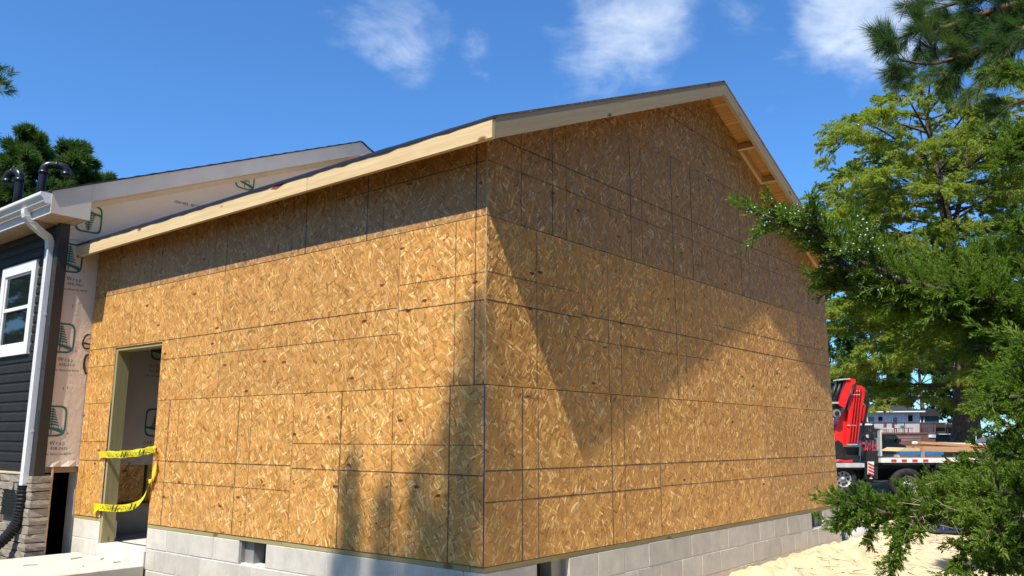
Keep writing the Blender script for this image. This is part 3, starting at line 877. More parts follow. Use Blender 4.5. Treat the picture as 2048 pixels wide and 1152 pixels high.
def logo(x, z, m, flip=False, texts=True, parent=None, y=YG - .0055, cut=None):
    M = Matrix.Translation((x, y, z)) @ Matrix.Rotation(R(90), 4, 'X')
    if flip: M = M @ Matrix.Rotation(math.pi, 4, 'Z')
    o = logo_mesh().build('printed_emblem', m, parent, M)
    if texts:
        T = lambda dx, dz: Matrix.Translation((x + dx, y, z + dz)) @ Matrix.Rotation(R(90), 4, 'X')
        text_mesh('UFP Wrap', .062, PRINT, parent, T(0, -.250), space=1.45, sx=.88)
        text_mesh('AC-38 \u00b7 ESR-3431', .045, PRINT, parent, T(.02, -.308), space=1.1, sx=.95)
        text_mesh('1701 Ada Drive, Elkhart IN 46514', .034, PRINT, parent, T(.015, -.370), sx=.92)
        ring = MB()
        for i in range(16):
            a0, a1 = 2 * math.pi * i / 16, 2 * math.pi * (i + 1) / 16
            ring.quad((.011 * math.cos(a0), .011 * math.sin(a0), 0), (.011 * math.cos(a1), .011 * math.sin(a1), 0), (.0085 * math.cos(a1), .0085 * math.sin(a1), 0), (.0085 * math.cos(a0), .0085 * math.sin(a0), 0))
        ring.build('registered_mark', PRINT, parent, T(.178, -.14)); text_mesh('R', .016, PRINT, parent, T(.178, -.14))
for x in (-.33, .89):
    for z in (2.885, 1.958, 1.03):
        if x > 0 and z > 2: continue
        logo(x, z, TEAL, parent=wrap)
logo(-.155, 3.375, GREEN, True, False, wrap2, YG - .0115)
logo(1.88, 4.40, GREEN, False, False, wrap2, YG - .0115)
text_mesh('AC-38 \u00b7 ESR-3431', .05, PRINT, wrap2, Matrix.Translation((1.06, YG - .0115, 3.83)) @ Matrix.Rotation(R(90), 4, 'X') @ Matrix.Rotation(math.pi, 4, 'Z'))
# spray-painted mark half hidden by the new wall
def stroke(pts, w, y, name, m, parent):
    b = MB()
    P = [Vector((p[0], 0, p[1])) for p in pts]; k = len(P)
    L, Rr = [], []
    for i in range(k):
        d = (P[min(i + 1, k - 1)] - P[max(i - 1, 0)]).normalized(); nn = Vector((-d.z, 0, d.x)); ww = w * (.7 + .5 * abs(math.sin(i * 1.9)))
        L.append(P[i] + nn * ww / 2); Rr.append(P[i] - nn * ww / 2)
    for i in range(k - 1): b.quad(*[(v.x, y, v.z) for v in (L[i], Rr[i], Rr[i + 1], L[i + 1])])
    b.build(name, m, parent)
cur = [(.0 + -.012, 2.02), (-.04, 2.015), (-.068, 1.985), (-.082, 1.94), (-.084, 1.90), (-.07, 1.865), (-.04, 1.852), (-.005, 1.855)]
stroke(cur, .019, YG - .0065, 'spray_paint_mark', SPRAY, wrap)
stroke([(-.078, 1.912), (-.05, 1.915), (-.02, 1.905), (.0, 1.91)], .02, YG - .007, 'spray_paint_mark', SPRAY, wrap)
stroke([(-.005, 1.79), (-.03, 1.775), (-.045, 1.73), (-.047, 1.68), (-.04, 1.63), (-.025, 1.585), (-.012, 1.56)], .025, YG - .0065, 'spray_paint_mark', SPRAY, wrap)
for sx, sz in ((-.236, 2.33), (-.245, 1.39), (-.20, 1.40)):
    stroke([(sx, sz + .018), (sx - .003, sz - .018)], .006, YG - .0062, 'staple_mark', PRINT, wrap)

# siding courses
WY0, WY1, WZ0, WZ1 = 6.565, 7.55, 1.79, 2.905       # window trim
EXP = .1125
z = .47
prof = [(.0165, 0), (.0150, .072), (.0055, .088), (.0045, EXP + .004)]
plank_me = None
while z < 3.24:
    b = MB(); y0, y1 = 6.145, HB
    for (a, za), (c, zc) in zip(prof, prof[1:]):
        b.quad((-a, y0, za), (-a, y1, za), (-c, y1, zc), (-c, y0, zc))
    b.quad((-.0165, y0, 0), (-.0165, y1, 0), (.004, y1, -.002), (.004, y0, -.002))
    if plank_me is None:
        o = b.build('siding_plank', SIDING, house, Matrix.Translation((XS + .016, 0, z))); plank_me = o.data
    else: link('siding_plank', plank_me, house, Matrix.Translation((XS + .016, 0, z)))
    z += EXP
# corner post
b = MB()
b.box((XS - .018, YG - .028, .435), (-.362, YG - .008, 3.30), 0, .002); b.box((XS - .018, YG - .0075, .435), (XS + .002, 6.15, 3.30), 0, .002)
b.build('corner_post', POST, house)
b = MB()
for k in range(110): b.box((-.3625, YG - .02, .45 + k * .026), (-.3595, YG - .009, .462 + k * .026))
b.build('nail_hem', POST, house)
# eave: soffit, fascia, gutter
b = MB(); b.box((XF + .02, YR + .021, 3.268), (XS + .03, HB, 3.28))
for k in range(70):
    y = YR + .05 + k * .1
    if y < HB: b.box((XF + .03, y, 3.262), (XS + .02, y + .012, 3.2675))
b.build('soffit', SOFFIT, house)
b = MB(); b.box((XF, YR + .021, 3.262), (XF + .019, HB, 3.46)); b.build('eave_fascia', WHITE, house)
gut = [(XF - .004, 3.37), (XF - .058, 3.365), (XF - .075, 3.385), (XF - .082, 3.41), (XF - .108, 3.44), (XF - .116, 3.455), (XF - .116, 3.485), (XF - .104, 3.487), (XF - .104, 3.47), (XF - .1, 3.455), (XF - .075, 3.425), (XF - .068, 3.395), (XF - .054, 3.372), (XF - .004, 3.377)]
b = MB(); b.prism([(x, YR + .012, z_) for x, z_ in gut], (0, HB - YR, 0)); 
b.poly([(x, YR + .0115, z_) for x, z_ in [(XF - .004, 3.368), (XF - .058, 3.363), (XF - .075, 3.383), (XF - .082, 3.408), (XF - .108, 3.438), (XF - .118, 3.455), (XF - .118, 3.485), (XF - .004, 3.485)]])
gutter = b.build('gutter', WHITE, house)
# downspout with its elbows, and the black corrugated drain hose
def sweep(b, pts, hx, hy, mi=0):
    """rectangular pipe: half sizes hx, hy"""
    k = len(b.v); n = len(pts)
    for i, p in enumerate(pts):
        d = (Vector(pts[min(i + 1, n - 1)]) - Vector(pts[max(i - 1, 0)])).normalized()
        s = Vector((0, 1, 0)); u = s.cross(d).normalized()
        for a, c in ((-1, -1), (1, -1), (1, 1), (-1, 1)): b.v.append(tuple(Vector(p) + u * hx * a + s * hy * c))
    for i in range(n - 1):
        for j in range(4):
            q = k + i * 4 + j; q2 = k + i * 4 + (j + 1) % 4
            b.face((q, q2, q2 + 4, q + 4), mi)
    b.face((k, k + 3, k + 2, k + 1), mi); b.face((k + 4 * n - 4, k + 4 * n - 3, k + 4 * n - 2, k + 4 * n - 1), mi)
DX, DY = -.503, 6.20
b = MB(); sweep(b, [(DX, DY, 2.99), (DX, DY, .30)], .029, .041)
for s in (-.5, 0, .5): b.box((DX - .0315, DY + s * .035 - .004, .31), (DX - .0292, DY + s * .035 + .004, 2.98))
b.box((DX + .0, DY - .043, 2.2), (XS - .0, DY + .043, 2.225)); b.box((DX, DY - .043, .9), (XS, DY + .043, .925))
ds = b.build('downspout', WHITE, house)
b = MB()
el = [(XF - .06, DY, 3.385), (XF - .058, DY, 3.335), (XF - .045, DY, 3.29), (XF - .015, DY, 3.25), (XF + .05, DY, 3.20), (XF + .13, DY, 3.145), (DX - .025, DY, 3.10), (DX - .006, DY, 3.06), (DX, DY, 2.985)]
sweep(b, el, .033, .044)
for t_ in (2, 2.6, 3.2): 
    i = int(t_); p = Vector(el[i]).lerp(Vector(el[i + 1]), t_ - i); b.box((p.x - .036, DY - .047, p.z - .004), (p.x + .02, DY + .047, p.z + .004))
b.build('elbow', WHITE, ds)
b = MB()
path = [Vector((DX, DY, .36)), Vector((DX, DY, .1)), Vector((DX - .02, DY + .02, -.08)), Vector((DX - .09, DY + .10, -.24)), Vector((DX - .22, DY + .26, -.38)), Vector((DX - .4, DY + .5, -.48)), Vector((DX - .6, DY + .8, -.52))]
pp = []
for i in range(len(path) - 1):
    for k in range(24): pp.append(path[i].lerp(path[i + 1], k / 24))
sm = [sum((pp[max(0, min(len(pp) - 1, i + d))] for d in range(-10, 11)), Vector()) / 21 for i in range(len(pp))]
b.tube(sm, [.062 if (i % 4) < 2 else .052 for i in range(len(sm))], 16, 0, True, False)
b.build('drain_hose', BLACKP, house)
# window
wn = MB(); xw = XS - .02
def wbox(b, y0, y1, z0, z1, x0, x1): b.box((x0, y0, z0), (x1, y1, z1), 0, .003)
t_ = .105
wbox(wn, WY0, WY0 + t_, WZ0, WZ1, xw - .014, XS + .02); wbox(wn, WY1 - t_, WY1, WZ0, WZ1, xw - .014, XS + .02)
wbox(wn, WY0 + t_, WY1 - t_, WZ1 - .125, WZ1, xw - .014, XS + .02); wbox(wn, WY0 + t_, WY1 - t_, WZ0, WZ0 + .125, xw - .014, XS + .02)
win = wn.build('window', WHITE, house)
b = MB(); zm = (WZ0 + WZ1) / 2 + .01
s0, s1 = WY0 + t_, WY1 - t_
wbox(b, s0, s0 + .03, WZ0 + .125, WZ1 - .125, xw + .002, XS + .02); wbox(b, s1 - .03, s1, WZ0 + .125, WZ1 - .125, xw + .002, XS + .02)
wbox(b, s0 + .03, s1 - .03, zm - .022, zm + .022, xw - .004, XS + .02); wbox(b, s0 + .03, s1 - .03, WZ0 + .125, WZ0 + .15, xw + .002, XS + .02); wbox(b, s0 + .03, s1 - .03, WZ1 - .15, WZ1 - .125, xw + .002, XS + .02)
b.build('sash', WHITE, win)
for a, c in ((WZ0 + .15, zm - .022), (zm + .022, WZ1 - .15)):
    b = MB(); b.box((XS - .004, s0 + .03, a), (XS + .002, s1 - .03, c)); b.build('pane', GLASS, win)
# rake and roof of the older house
def orake(x0, x1):
    b = MB(); v = .205
    b.prism([(x0, YR, oz(x0) - v), (x1, YR, oz(x1) - v), (x1, YR, oz(x1) - .004), (x0, YR, oz(x0) - .004)], (0, .02, 0))
    b.build('rake_trim', ALMOND, house)
    b = MB(); b.prism([(x0, YR + .021, oz(x0) - v + .012), (x1, YR + .021, oz(x1) - v + .012), (x1, YR + .021, oz(x1) - v + .024), (x0, YR + .021, oz(x0) - v + .024)], (0, YG - YR + .0, 0))
    b.build('rake_soffit', SOFFIT, house)
    b = MB(); b.prism([(x0, YG - .03, oz(x0) - v - .05), (x1, YG - .03, oz(x1) - v - .05), (x1, YG - .03, oz(x1) - v + .011), (x0, YG - .03, oz(x0) - v + .011)], (0, .018, 0))
    b.build('frieze_strip', SOFFIT, house)
orake(-.31, OPX - .001); orake(OPX + .001, 2 * OPX + .31)
b = MB(); b.prism([(XF, YR, 3.262), (-.312, YR, 3.262), (-.312, YR, oz(-.312) - .004), (XF, YR, oz(XF) - .004)], (0, .02, 0)); b.build('eave_return', ALMOND, house)
b = MB(); b.box((XS + .032, YR + .021, 3.262), (-.312, YG - .012, 3.275)); b.build('return_soffit', SOFFIT, house)
b = MB(); b.prism([(-.33, YR + .021, 3.276), (-.312, YR + .021, 3.276), (-.312, YR + .021, oz(-.312) - .2), (-.33, YR + .021, oz(-.33) - .2)], (0, YG - YR - .04, 0)); b.build('return_end', SOFFIT, house)
for sgn in (-1, 1):
    b = MB()
    x0, x1 = (XF - .02, OPX) if sgn < 0 else (2 * OPX - XF + .02, OPX)
    n = 70
    ps = []
    for i in range(n + 1):
        x = x0 + (x1 - x0) * i / n
        ps.append((x, oz(x) + .012 + (.006 if i % 3 == 0 else 0)))
    b.prism([(x, YR - .02, zz) for x, zz in ps] + [(x1, YR - .02, oz(x1)), (x0, YR - .02, oz(x0))], (0, HB + .4 - YR, 0))
    b.build('roof_slope', SHINGLE, house)
# vent pipes on the roof
def elbowpipe(name, base, top, arm, r, parent):
    b = MB()
    base, top, arm = Vector(base), Vector(top), Vector(arm)
    pts = [base, base.lerp(top, .5), top]
    for k in range(1, 9):
        a = math.pi / 2 * k / 8; pts.append(top + Vector((0, 0, 1)) * (.075 * math.sin(a)) + arm.normalized() * (.075 * (1 - math.cos(a))))
    e = pts[-1] + arm; pts.append(e)
    for k in range(1, 9):
        a = math.pi / 2 * k / 8; pts.append(e + arm.normalized() * (.075 * math.sin(a)) - Vector((0, 0, 1)) * (.075 * (1 - math.cos(a))))
    pts.append(pts[-1] - Vector((0, 0, .05)))
    b.tube(pts, r, 18)
    for c in (top - Vector((0, 0, .01)), ): b.tube([c - Vector((0, 0, .045)), c + Vector((0, 0, .0))], r + .008, 18)
    b.tube([pts[-1] + Vector((0, 0, .05)), pts[-1] - Vector((0, 0, .002))], r + .008, 18)
    b.tube([e - arm * .55, e - arm * .2], r + .007, 18)
    b.disc(base + Vector((0, 0, .02)), (0, 0, 1), r + .03, .05, 18)
    b.build(name, BLACKP, parent)
py = 7.2
q = onp(40, 352, 1, py); elbowpipe('vent_pipe', (q[0] + .005, py, oz(q[0]) - .02), (q[0], py, q[2] - .02), (-.02, .06, 0), .05, house)
q = onp(96, 335, 1, py); elbowpipe('vent_pipe', (q[0] - .06, py, oz(q[0]) - .02), (q[0] - .045, py, q[2] - .045), (.09, -.05, 0), .05, house)

# stone veneer, every stone a piece
sr = random.Random(5)
def stone(a, c, proud):
    """rough block between corners a and c; the faces named in proud bulge a little"""
    bm = bmesh.new(); bmesh.ops.create_cube(bm, size=1)
    bmesh.ops.subdivide_edges(bm, edges=bm.edges[:], cuts=1, use_grid_fill=True)
    a, c = Vector(a), Vector(c); ctr, sz = (a + c) / 2, (c - a)
    for v in bm.verts:
        e = sum(abs(abs(x) - .5) < 1e-5 for x in v.co)
        k = 1.0 if e == 1 else (.985 if e == 2 else .955)
        v.co = Vector((v.co.x * sz.x * k, v.co.y * sz.y * k, v.co.z * sz.z * k)) + ctr + Vector((sr.uniform(-1, 1), sr.uniform(-1, 1), sr.uniform(-1, 1))) * .0055
    b = MB(); b.bm(bm, 0); return b.build('veneer_stone', STONE, house)
z = -.62
row = 0
while z < .44:
    h = .089; zt = min(z + h - .008, .432)
    dpt = sr.uniform(.13, .2)
    stone((XS - .035 + sr.uniform(-.008, .008), YG - .045 + sr.uniform(-.006, .006), z), (-.285, YG + dpt, zt), None)   # corner stone
    y = YG + dpt + .008
    while y < 8.6:
        ln = sr.uniform(.16, .4)
        if not (y + ln > 6.33 and y < 6.78 and zt > -.02 and z < .25):
            stone((XS - .03 + sr.uniform(-.01, .008), y, z), (XS + .03, min(y + ln - .008, 8.8), zt), None)
        elif y < 6.33 - .07: stone((XS - .03, y, z), (XS + .03, 6.325, zt), None); ln = 6.785 - y
        else: ln = 6.785 - y
        y += ln
    z += h; row += 1
b = MB(); b.box((XS + .0, YG + .2, -.9), (XS + .029, HB, .445)); b.box((XS + .0, YG - .0, -.9), (-.29, YG + .019, .445)); b.build('veneer_mortar', plain('veneer_mortar', (.23, .2, .165), .95), house)
b = MB(); b.box((XS - .03, YG + .15, .44), (XS + .03, HB, .466), 0, .004); b.build('veneer_cap', SOFFIT, house)
board('end_trim', (-.275, YG - .01, -.62), (-.275, YG - .01, .52), .022, .02, (1, 0, 0), PINE2, house)
b = MB(); v0, v1, q0, q1 = 6.345, 6.765, -.005, .235
b.box((XS - .03, v0, q0), (XS - .004, v1, q1)); 
for k in range(6): b.box((XS - .042, v0 + .02, q0 + .03 + k * .033), (XS - .0302, v1 - .02, q0 + .045 + k * .033))
for a, c, e, f in ((v0, v1, q0, q0 + .018), (v0, v1, q1 - .018, q1)): b.box((XS - .045, a, e), (XS - .0301, c, f))
b.build('foundation_vent', BLACKP, house)

# concrete pad outside the doorway
pad = MB(); 
pad.box((-1.9, 4.40, -.75), (-.016, 5.86, -.385), 0, .012)
tag(pad.build('concrete_step', PAD), 'pale concrete step slab in front of the doorway', 'step')
# wood scraps on the pad
for k, (x, y, l, a) in enumerate(((-.25, 5.35, .16, .4), (-.45, 4.75, .11, 1.2), (-.75, 5.2, .13, -.5), (-.12, 4.75, .09, .2), (-.1, 5.1, .14, .9))):
    b = MB(); b.prism([(-l / 2, -.007, 0), (l / 2, -.004, 0), (l / 2.3, .006, .004), (-l / 2.2, .005, .006)], (0, 0, .006))
    o = b.build('wood_scrap', TWIG, None, Matrix.Translation((x, y, -.384)) @ Matrix.Rotation(a, 4, 'Z'))
    tag(o, ['longest wood splinter, at the back of the concrete step', 'short wood splinter near the front edge of the concrete step', 'wood splinter furthest left on the concrete step', 'shortest wood splinter, at the wall side corner of the step', 'wood splinter lying just below the doorway sill'][k], 'wood scrap', 'scraps on the step')
# caution tape tied across the doorway
def tape():
    root = empty('caution_tape', (-.03, 4.9, .1))
    tag(root, 'yellow caution tape tied across the open doorway, sagging loosely', 'caution tape')
    def P(px, py, x): return Vector(onp(px, py, 0, x))
    def ribbon(pts, ws, tw):
        b = MB(); n = len(pts); k = len(b.v)
        for i in range(n):
            d = (pts[min(i + 1, n - 1)] - pts[max(i - 1, 0)]).normalized()
            s = Vector((-1, 0, 0)).cross(d).normalized()
            s = (s * math.cos(tw[i]) + Vector((-1, 0, 0)) * math.sin(tw[i])) * ws[i] / 2
            b.v += [tuple(pts[i] + s), tuple(pts[i] - s)]
        for i in range(n - 1): b.face((2 * i, 2 * i + 1, 2 * i + 3, 2 * i + 2), 0, True)
        return b
    def dens(pts, k=10):
        out = []
        for i in range(len(pts) - 1):
            for j in range(k): out.append(pts[i].lerp(pts[i + 1], j / k))
        out.append(pts[-1])
        return [sum((out[max(0, min(len(out) - 1, i + d))] for d in range(-3, 4)), Vector()) / 7 for i in range(len(out))]
    top = dens([P(198, 909, -.012), P(215, 909, -.03), P(245, 909, -.035), P(280, 905, -.03), P(300, 900, -.025), P(312, 898, -.018)])
    ribbon(top, [.072 + .006 * math.sin(i * .7) for i in range(len(top))], [.12 * math.sin(i * .35) for i in range(len(top))]).build('tape_ribbon', YELLOW, root)
    dn = dens([P(311, 895, -.02), P(312, 915, -.03), P(310, 935, -.035), P(305, 955, -.03), P(301, 966, -.022)])
    ribbon(dn, [.066 + .01 * math.sin(i * .5) - .03 * (i / len(dn)) for i in range(len(dn))], [.35 + .5 * math.sin(i * .2) for i in range(len(dn))]).build('tape_ribbon', YELLOW, root)
    lo = dens([P(303, 960, -.02), P(296, 975, -.035), P(288, 994, -.05), P(276, 1008, -.055), P(262, 1014, -.05), P(240, 1017, -.04), P(215, 1016, -.03), P(195, 1014, -.02), P(186, 1012, -.008)])
    ribbon(lo, [.04 + .03 * min(1, i / 35) for i in range(len(lo))], [.9 * max(0, 1 - i / 38) + .1 * math.sin(i * .3) for i in range(len(lo))]).build('tape_ribbon', YELLOW, root)
    tl = dens([P(198, 1014, -.022), P(191, 1020, -.03), P(187, 1024, -.03)])
    ribbon(tl, [.05] * len(tl), [.3] * len(tl)).build('tape_end', YELLOW, root)
    b = MB(); c = P(302, 963, -.03)
    for a in range(5): b.tube([c + Vector((0, .02 * math.cos(a * 1.3), .02 * math.sin(a * 1.3))), c + Vector((-.012, -.025 * math.cos(a * 1.3), -.022 * math.sin(a * 1.3)))], .009, 6)
    b.build('tape_knot', YELLOW, root)
    # print: words and slashes; faces -X, reading direction towards -Y
    def word(px, py, x, flip, txt='CAUTION'):
        p = P(px, py, x); M = Matrix.Translation(p) @ Matrix(((0, 0, -1, 0), (-1, 0, 0, 0), (0, 1, 0, 0), (0, 0, 0, 1)))
        if flip: M = M @ Matrix.Rotation(math.pi, 4, 'Z')
        text_mesh(txt, .066, INKBLK, root, M, 'printed_word', .95)
    def slash(px, py, x, flip=1):
        b = MB(); p = P(px, py, x)
        for k in (0, 1):
            y = p.y + (k - .5) * .075
            b.quad((p.x, y + .028 * flip, p.z - .031), (p.x, y + .0 * flip, p.z - .031), (p.x, y - .028 * flip, p.z + .031), (p.x, y + .0 * flip, p.z + .031))
        b.build('printed_slash', INKBLK, root)
    word(226, 909, -.048, True); slash(247, 909, -.05); word(265, 907, -.05, True); slash(283, 905, -.048); word(299, 901, -.046, True)
    word(247, 1017, -.062, False); slash(229, 1016.5, -.056); word(212, 1015.5, -.05, False); slash(266, 1013, -.075)
tape()

# ------------------------------------------------------------------ vegetation tools
G = np.random.default_rng(12)
def unit(v): return v / np.maximum(np.linalg.norm(v, axis=-1, keepdims=True), 1e-9)
def perp(D):
    r = G.normal(size=D.shape); r -= D * np.sum(r * D, -1, keepdims=True); return unit(r)
def kids(B, D, L, n, ang, ratio, t0=.15, t1=1.0, lift=0.0, flat=0.0, taper=.6, jit=.25):
    """n child twigs on every parent (base, direction, length)"""
    k = len(B)
    t = (np.arange(n)[None] + G.uniform(0, 1, (k, n))) / n * (t1 - t0) + t0
    B2 = (B[:, None] + D[:, None] * (L[:, None, None] * t[..., None])).reshape(-1, 3)
    D0 = np.repeat(D, n, 0); P = perp(D0)
    if flat:
        side = unit(np.cross(D0, np.array([0, 0, 1.]))) * np.where(G.random(len(D0)) < .5, 1, -1)[:, None]
        P = unit(P * (1 - flat) + side * flat)
    a = ang * (1 + jit * G.normal(size=(len(D0), 1)))
    D2 = D0 * np.cos(a) + P * np.sin(a); D2[:, 2] += lift; D2 = unit(D2)
    L2 = np.repeat(L, n) * ratio * (1.05 - taper * t.reshape(-1)) * G.uniform(.7, 1.25, k * n)
    return B2, D2, L2
def poly_twigs(pts, n, t0, length, ang=.8, lift=0., flat=0., taper=.5):
    """side shoots along a polyline; returns bases, directions, lengths"""
    pts = np.asarray(pts, float); seg = np.diff(pts, axis=0); sl = np.linalg.norm(seg, axis=1); cum = np.concatenate([[0], np.cumsum(sl)])
    t = t0 + (1 - t0) * (np.arange(n) + G.random(n)) / n; s = t * cum[-1]
    i = np.clip(np.searchsorted(cum, s) - 1, 0, len(seg) - 1)
    B = pts[i] + seg[i] * ((s - cum[i]) / sl[i])[:, None]
    D0 = unit(seg[i]); P = perp(D0)
    if flat:
        side = unit(np.cross(D0, np.array([0, 0, 1.]))) * np.where(G.random(n) < .5, 1, -1)[:, None]; P = unit(P * (1 - flat) + side * flat)
    a = ang * (1 + .25 * G.normal(size=(n, 1)))
    D = D0 * np.cos(a) + P * np.sin(a); D[:, 2] += lift; D = unit(D)
    return B, D, length * (1.05 - taper * t) * G.uniform(.65, 1.25, n)
def leaf_arrays(B, D, L, w):
    S = perp(D) * (np.asarray(w) / 2 if np.ndim(w) == 0 else (w / 2)[:, None])
    mid = B + D * (L * .42)[:, None]
    V = np.stack([B, mid + S, B + D * L[:, None], mid - S], 1).reshape(-1, 3)
    return V, np.arange(len(V)).reshape(-1, 4)
def leaves(name, B, D, L, w, m, parent):
    V, F = leaf_arrays(B, D, L, w); return arrays(name, V, F, m, parent)
def sticks(name, B, D, L, r, m, parent):
    """thin three-sided tapered twigs"""
    P = perp(D); Q = np.cross(D, P); r = np.broadcast_to(r, (len(B),))[:, None]
    vs = []
    for base, k in ((B, 1.0), (B + D * L[:, None], .45)):
        for a in (0, 2.094, 4.189): vs.append(base + (P * math.cos(a) + Q * math.sin(a)) * r * k)
    V = np.stack(vs, 1).reshape(-1, 3); o = np.arange(len(B))[:, None, None] * 6
    F = (o + np.array([[0, 1, 4, 3], [1, 2, 5, 4], [2, 0, 3, 5]])[None]).reshape(-1, 4)
    return arrays(name, V, F, m, parent)
def curve(p0, p1, n=8, sag=0., wob=.03):
    p0, p1 = np.array(p0, float), np.array(p1, float); t = np.linspace(0, 1, n)[:, None]
    L = np.linalg.norm(p1 - p0)
    P = p0 + (p1 - p0) * t; P[:, 2] += (sag * np.sin(np.pi * t) * L)[:, 0]
    w = G.normal(size=(n, 3)) * wob * L; w[0] = 0
    return P + w * np.sin(np.pi * t * .9)
def smooth_line(pts, k=6):
    """Catmull-Rom through pts"""
    P = [np.array(p, float) for p in pts]; P = [2 * P[0] - P[1]] + P + [2 * P[-1] - P[-2]]; out = []
    for i in range(1, len(P) - 2):
        for j in range(k):
            t = j / k; a, b_, c, d = P[i - 1:i + 3]
            out.append(.5 * (2 * b_ + (c - a) * t + (2 * a - 5 * b_ + 4 * c - d) * t * t + (3 * b_ - a - 3 * c + d) * t ** 3))
    out.append(P[-2]); return np.array(out)
def cat(*xs): return [np.concatenate(z) for z in zip(*xs)]

# ------------------------------------------------------------------ juniper in the foreground, right
def juniper():
    root_p = at(2290, 900, 3.5); gz = float(ground_h(root_p[0], root_p[1]))
    t = empty('juniper_tree', (root_p[0], root_p[1], gz))
    tag(t, 'big green juniper with pale blue berries reaching in front of the building from the right', 'juniper')
    b = MB(); tr = smooth_line([(root_p[0], root_p[1], gz - .1), (root_p[0] + .03, root_p[1], .6), (root_p[0] - .02, root_p[1] + .03, 1.8), (root_p[0], root_p[1], 3.4), (root_p[0], root_p[1] + .02, 4.6)])
    b.tube(tr, list(np.linspace(.13, .02, len(tr))), 12); b.build('trunk', BARK, t)
    def tp(z): return (root_p[0], root_p[1], z)
    limbs = [  # (height on trunk, [(px, py, depth)...], density, berries, shoot length)
        (1.35, [(2110, 640, 3.4), (1950, 590, 3.3), (1790, 555, 3.2), (1690, 500, 3.2), (1620, 455, 3.15), (1570, 440, 3.1), (1525, 428, 3.1)], 1.3, 1, .19),
        (1.33, [(2110, 640, 3.4), (1950, 600, 3.35), (1800, 565, 3.3), (1700, 535, 3.25), (1640, 505, 3.2)], 1.2, .7, .18),
        (1.30, [(2110, 650, 3.4), (1940, 610, 3.4), (1800, 590, 3.35), (1700, 575, 3.3), (1675, 570, 3.3)], 1.2, 0, .17),
        (1.35, [(2110, 610, 3.5), (1960, 560, 3.5), (1860, 525, 3.5), (1790, 520, 3.5)], 1.25, 0, .2),
        (1.45, [(2120, 570, 3.6), (2000, 530, 3.6), (1930, 520, 3.6)], 1.1, 0, .2),
        (1.25, [(2110, 690, 3.4), (1960, 650, 3.4), (1850, 625, 3.35), (1760, 600, 3.3)], 1.2, 0, .2),
        (1.2, [(2110, 700, 3.6), (1990, 670, 3.6), (1900, 650, 3.6), (1830, 650, 3.6)], 1.2, 0, .2),
        (1.1, [(2110, 730, 3.4), (2010, 700, 3.4), (1950, 690, 3.4)], 1.2, 0, .2),
        (1.1, [(2110, 740, 3.2), (2030, 745, 3.2), (1985, 780, 3.2)], 1.0, 0, .17),
        (1.0, [(2110, 800, 3.2), (2040, 790, 3.1), (1985, 800, 3.0)], 1.1, 0, .15),
        (.95, [(2110, 830, 3.4), (2040, 850, 3.4), (1990, 870, 3.4)], 1.1, 0, .15),
        (.85, [(2110, 900, 3.2), (2040, 905, 3.1), (1990, 930, 3.0)], 1.1, 0, .15),
        (.68, [(2110, 1020, 3.3), (1960, 1005, 3.2), (1840, 1015, 3.1), (1760, 1022, 3.05), (1695, 1004, 3.0)], 1.45, 0, .15),
        (.62, [(2110, 1010, 3.4), (1950, 1015, 3.4), (1830, 1030, 3.3), (1745, 1042, 3.25), (1700, 1052, 3.2)], 1.45, 0, .14),
        (.68, [(2110, 980, 3.5), (1980, 975, 3.5), (1910, 980, 3.5), (1855, 1000, 3.5)], 1.4, 0, .15),
        (.75, [(2110, 950, 3.3), (2010, 940, 3.3), (1950, 940, 3.3), (1905, 960, 3.3)], 1.3, 0, .15),
        (.5, [(2110, 1050, 3.2), (1970, 1040, 3.1), (1860, 1030, 3.0), (1805, 1060, 2.95), (1785, 1110, 2.9)], 1.2, 0, .13),
        (.45, [(2110, 1090, 3.1), (2010, 1085, 3.0), (1950, 1090, 2.9), (1925, 1120, 2.85)], 1.1, 0, .15),
        (.35, [(2120, 1130, 3.1), (2060, 1110, 3.0), (2010, 1120, 2.9), (1975, 1160, 2.8)], 1.2, 0, .15),
        (.6, [(2110, 1000, 3.0), (2020, 985, 2.9), (1960, 990, 2.8)], 1.2, 0, .16),
        (.5, [(2120, 1040, 2.8), (2030, 1040, 2.7), (1990, 1060, 2.65)], 1.2, 0, .16),
        (.55, [(2110, 1040, 3.6), (1980, 1030, 3.6), (1900, 1020, 3.6), (1860, 1010, 3.6)], 1.3, 0, .16),
        (.4, [(2110, 1110, 3.4), (2030, 1090, 3.4), (1970, 1060, 3.4)], 1.3, 0, .16),
        (.7, [(2110, 980, 3.7), (2010, 985, 3.7), (1940, 1000, 3.7), (1885, 1000, 3.7)], 1.3, 0, .16),
        (2.1, [(2120, 320, 3.6), (2050, 290, 3.5), (1995, 290, 3.5)], 1.3, 0, .15),
        (2.0, [(2120, 300, 3.5), (2050, 300, 3.5), (2005, 320, 3.4)], 1.3, 0, .15),
        (2.35, [(2120, 170, 3.6), (2060, 150, 3.6), (2015, 145, 3.6)], 1.2, 0, .13),
        (1.6, [(2120, 500, 3.5), (2060, 470, 3.4), (2030, 460, 3.4)], .8, 0, .15),
        (1.0, [(2130, 760, 2.6), (2070, 700, 2.5), (2040, 690, 2.5)], 1.1, 0, .14),
        (.9, [(2130, 830, 2.6), (2080, 790, 2.5), (2050, 780, 2.45)], 1.1, 0, .14)]
    lb = MB(); berries = []
    allL, allS, inner = [], [], []
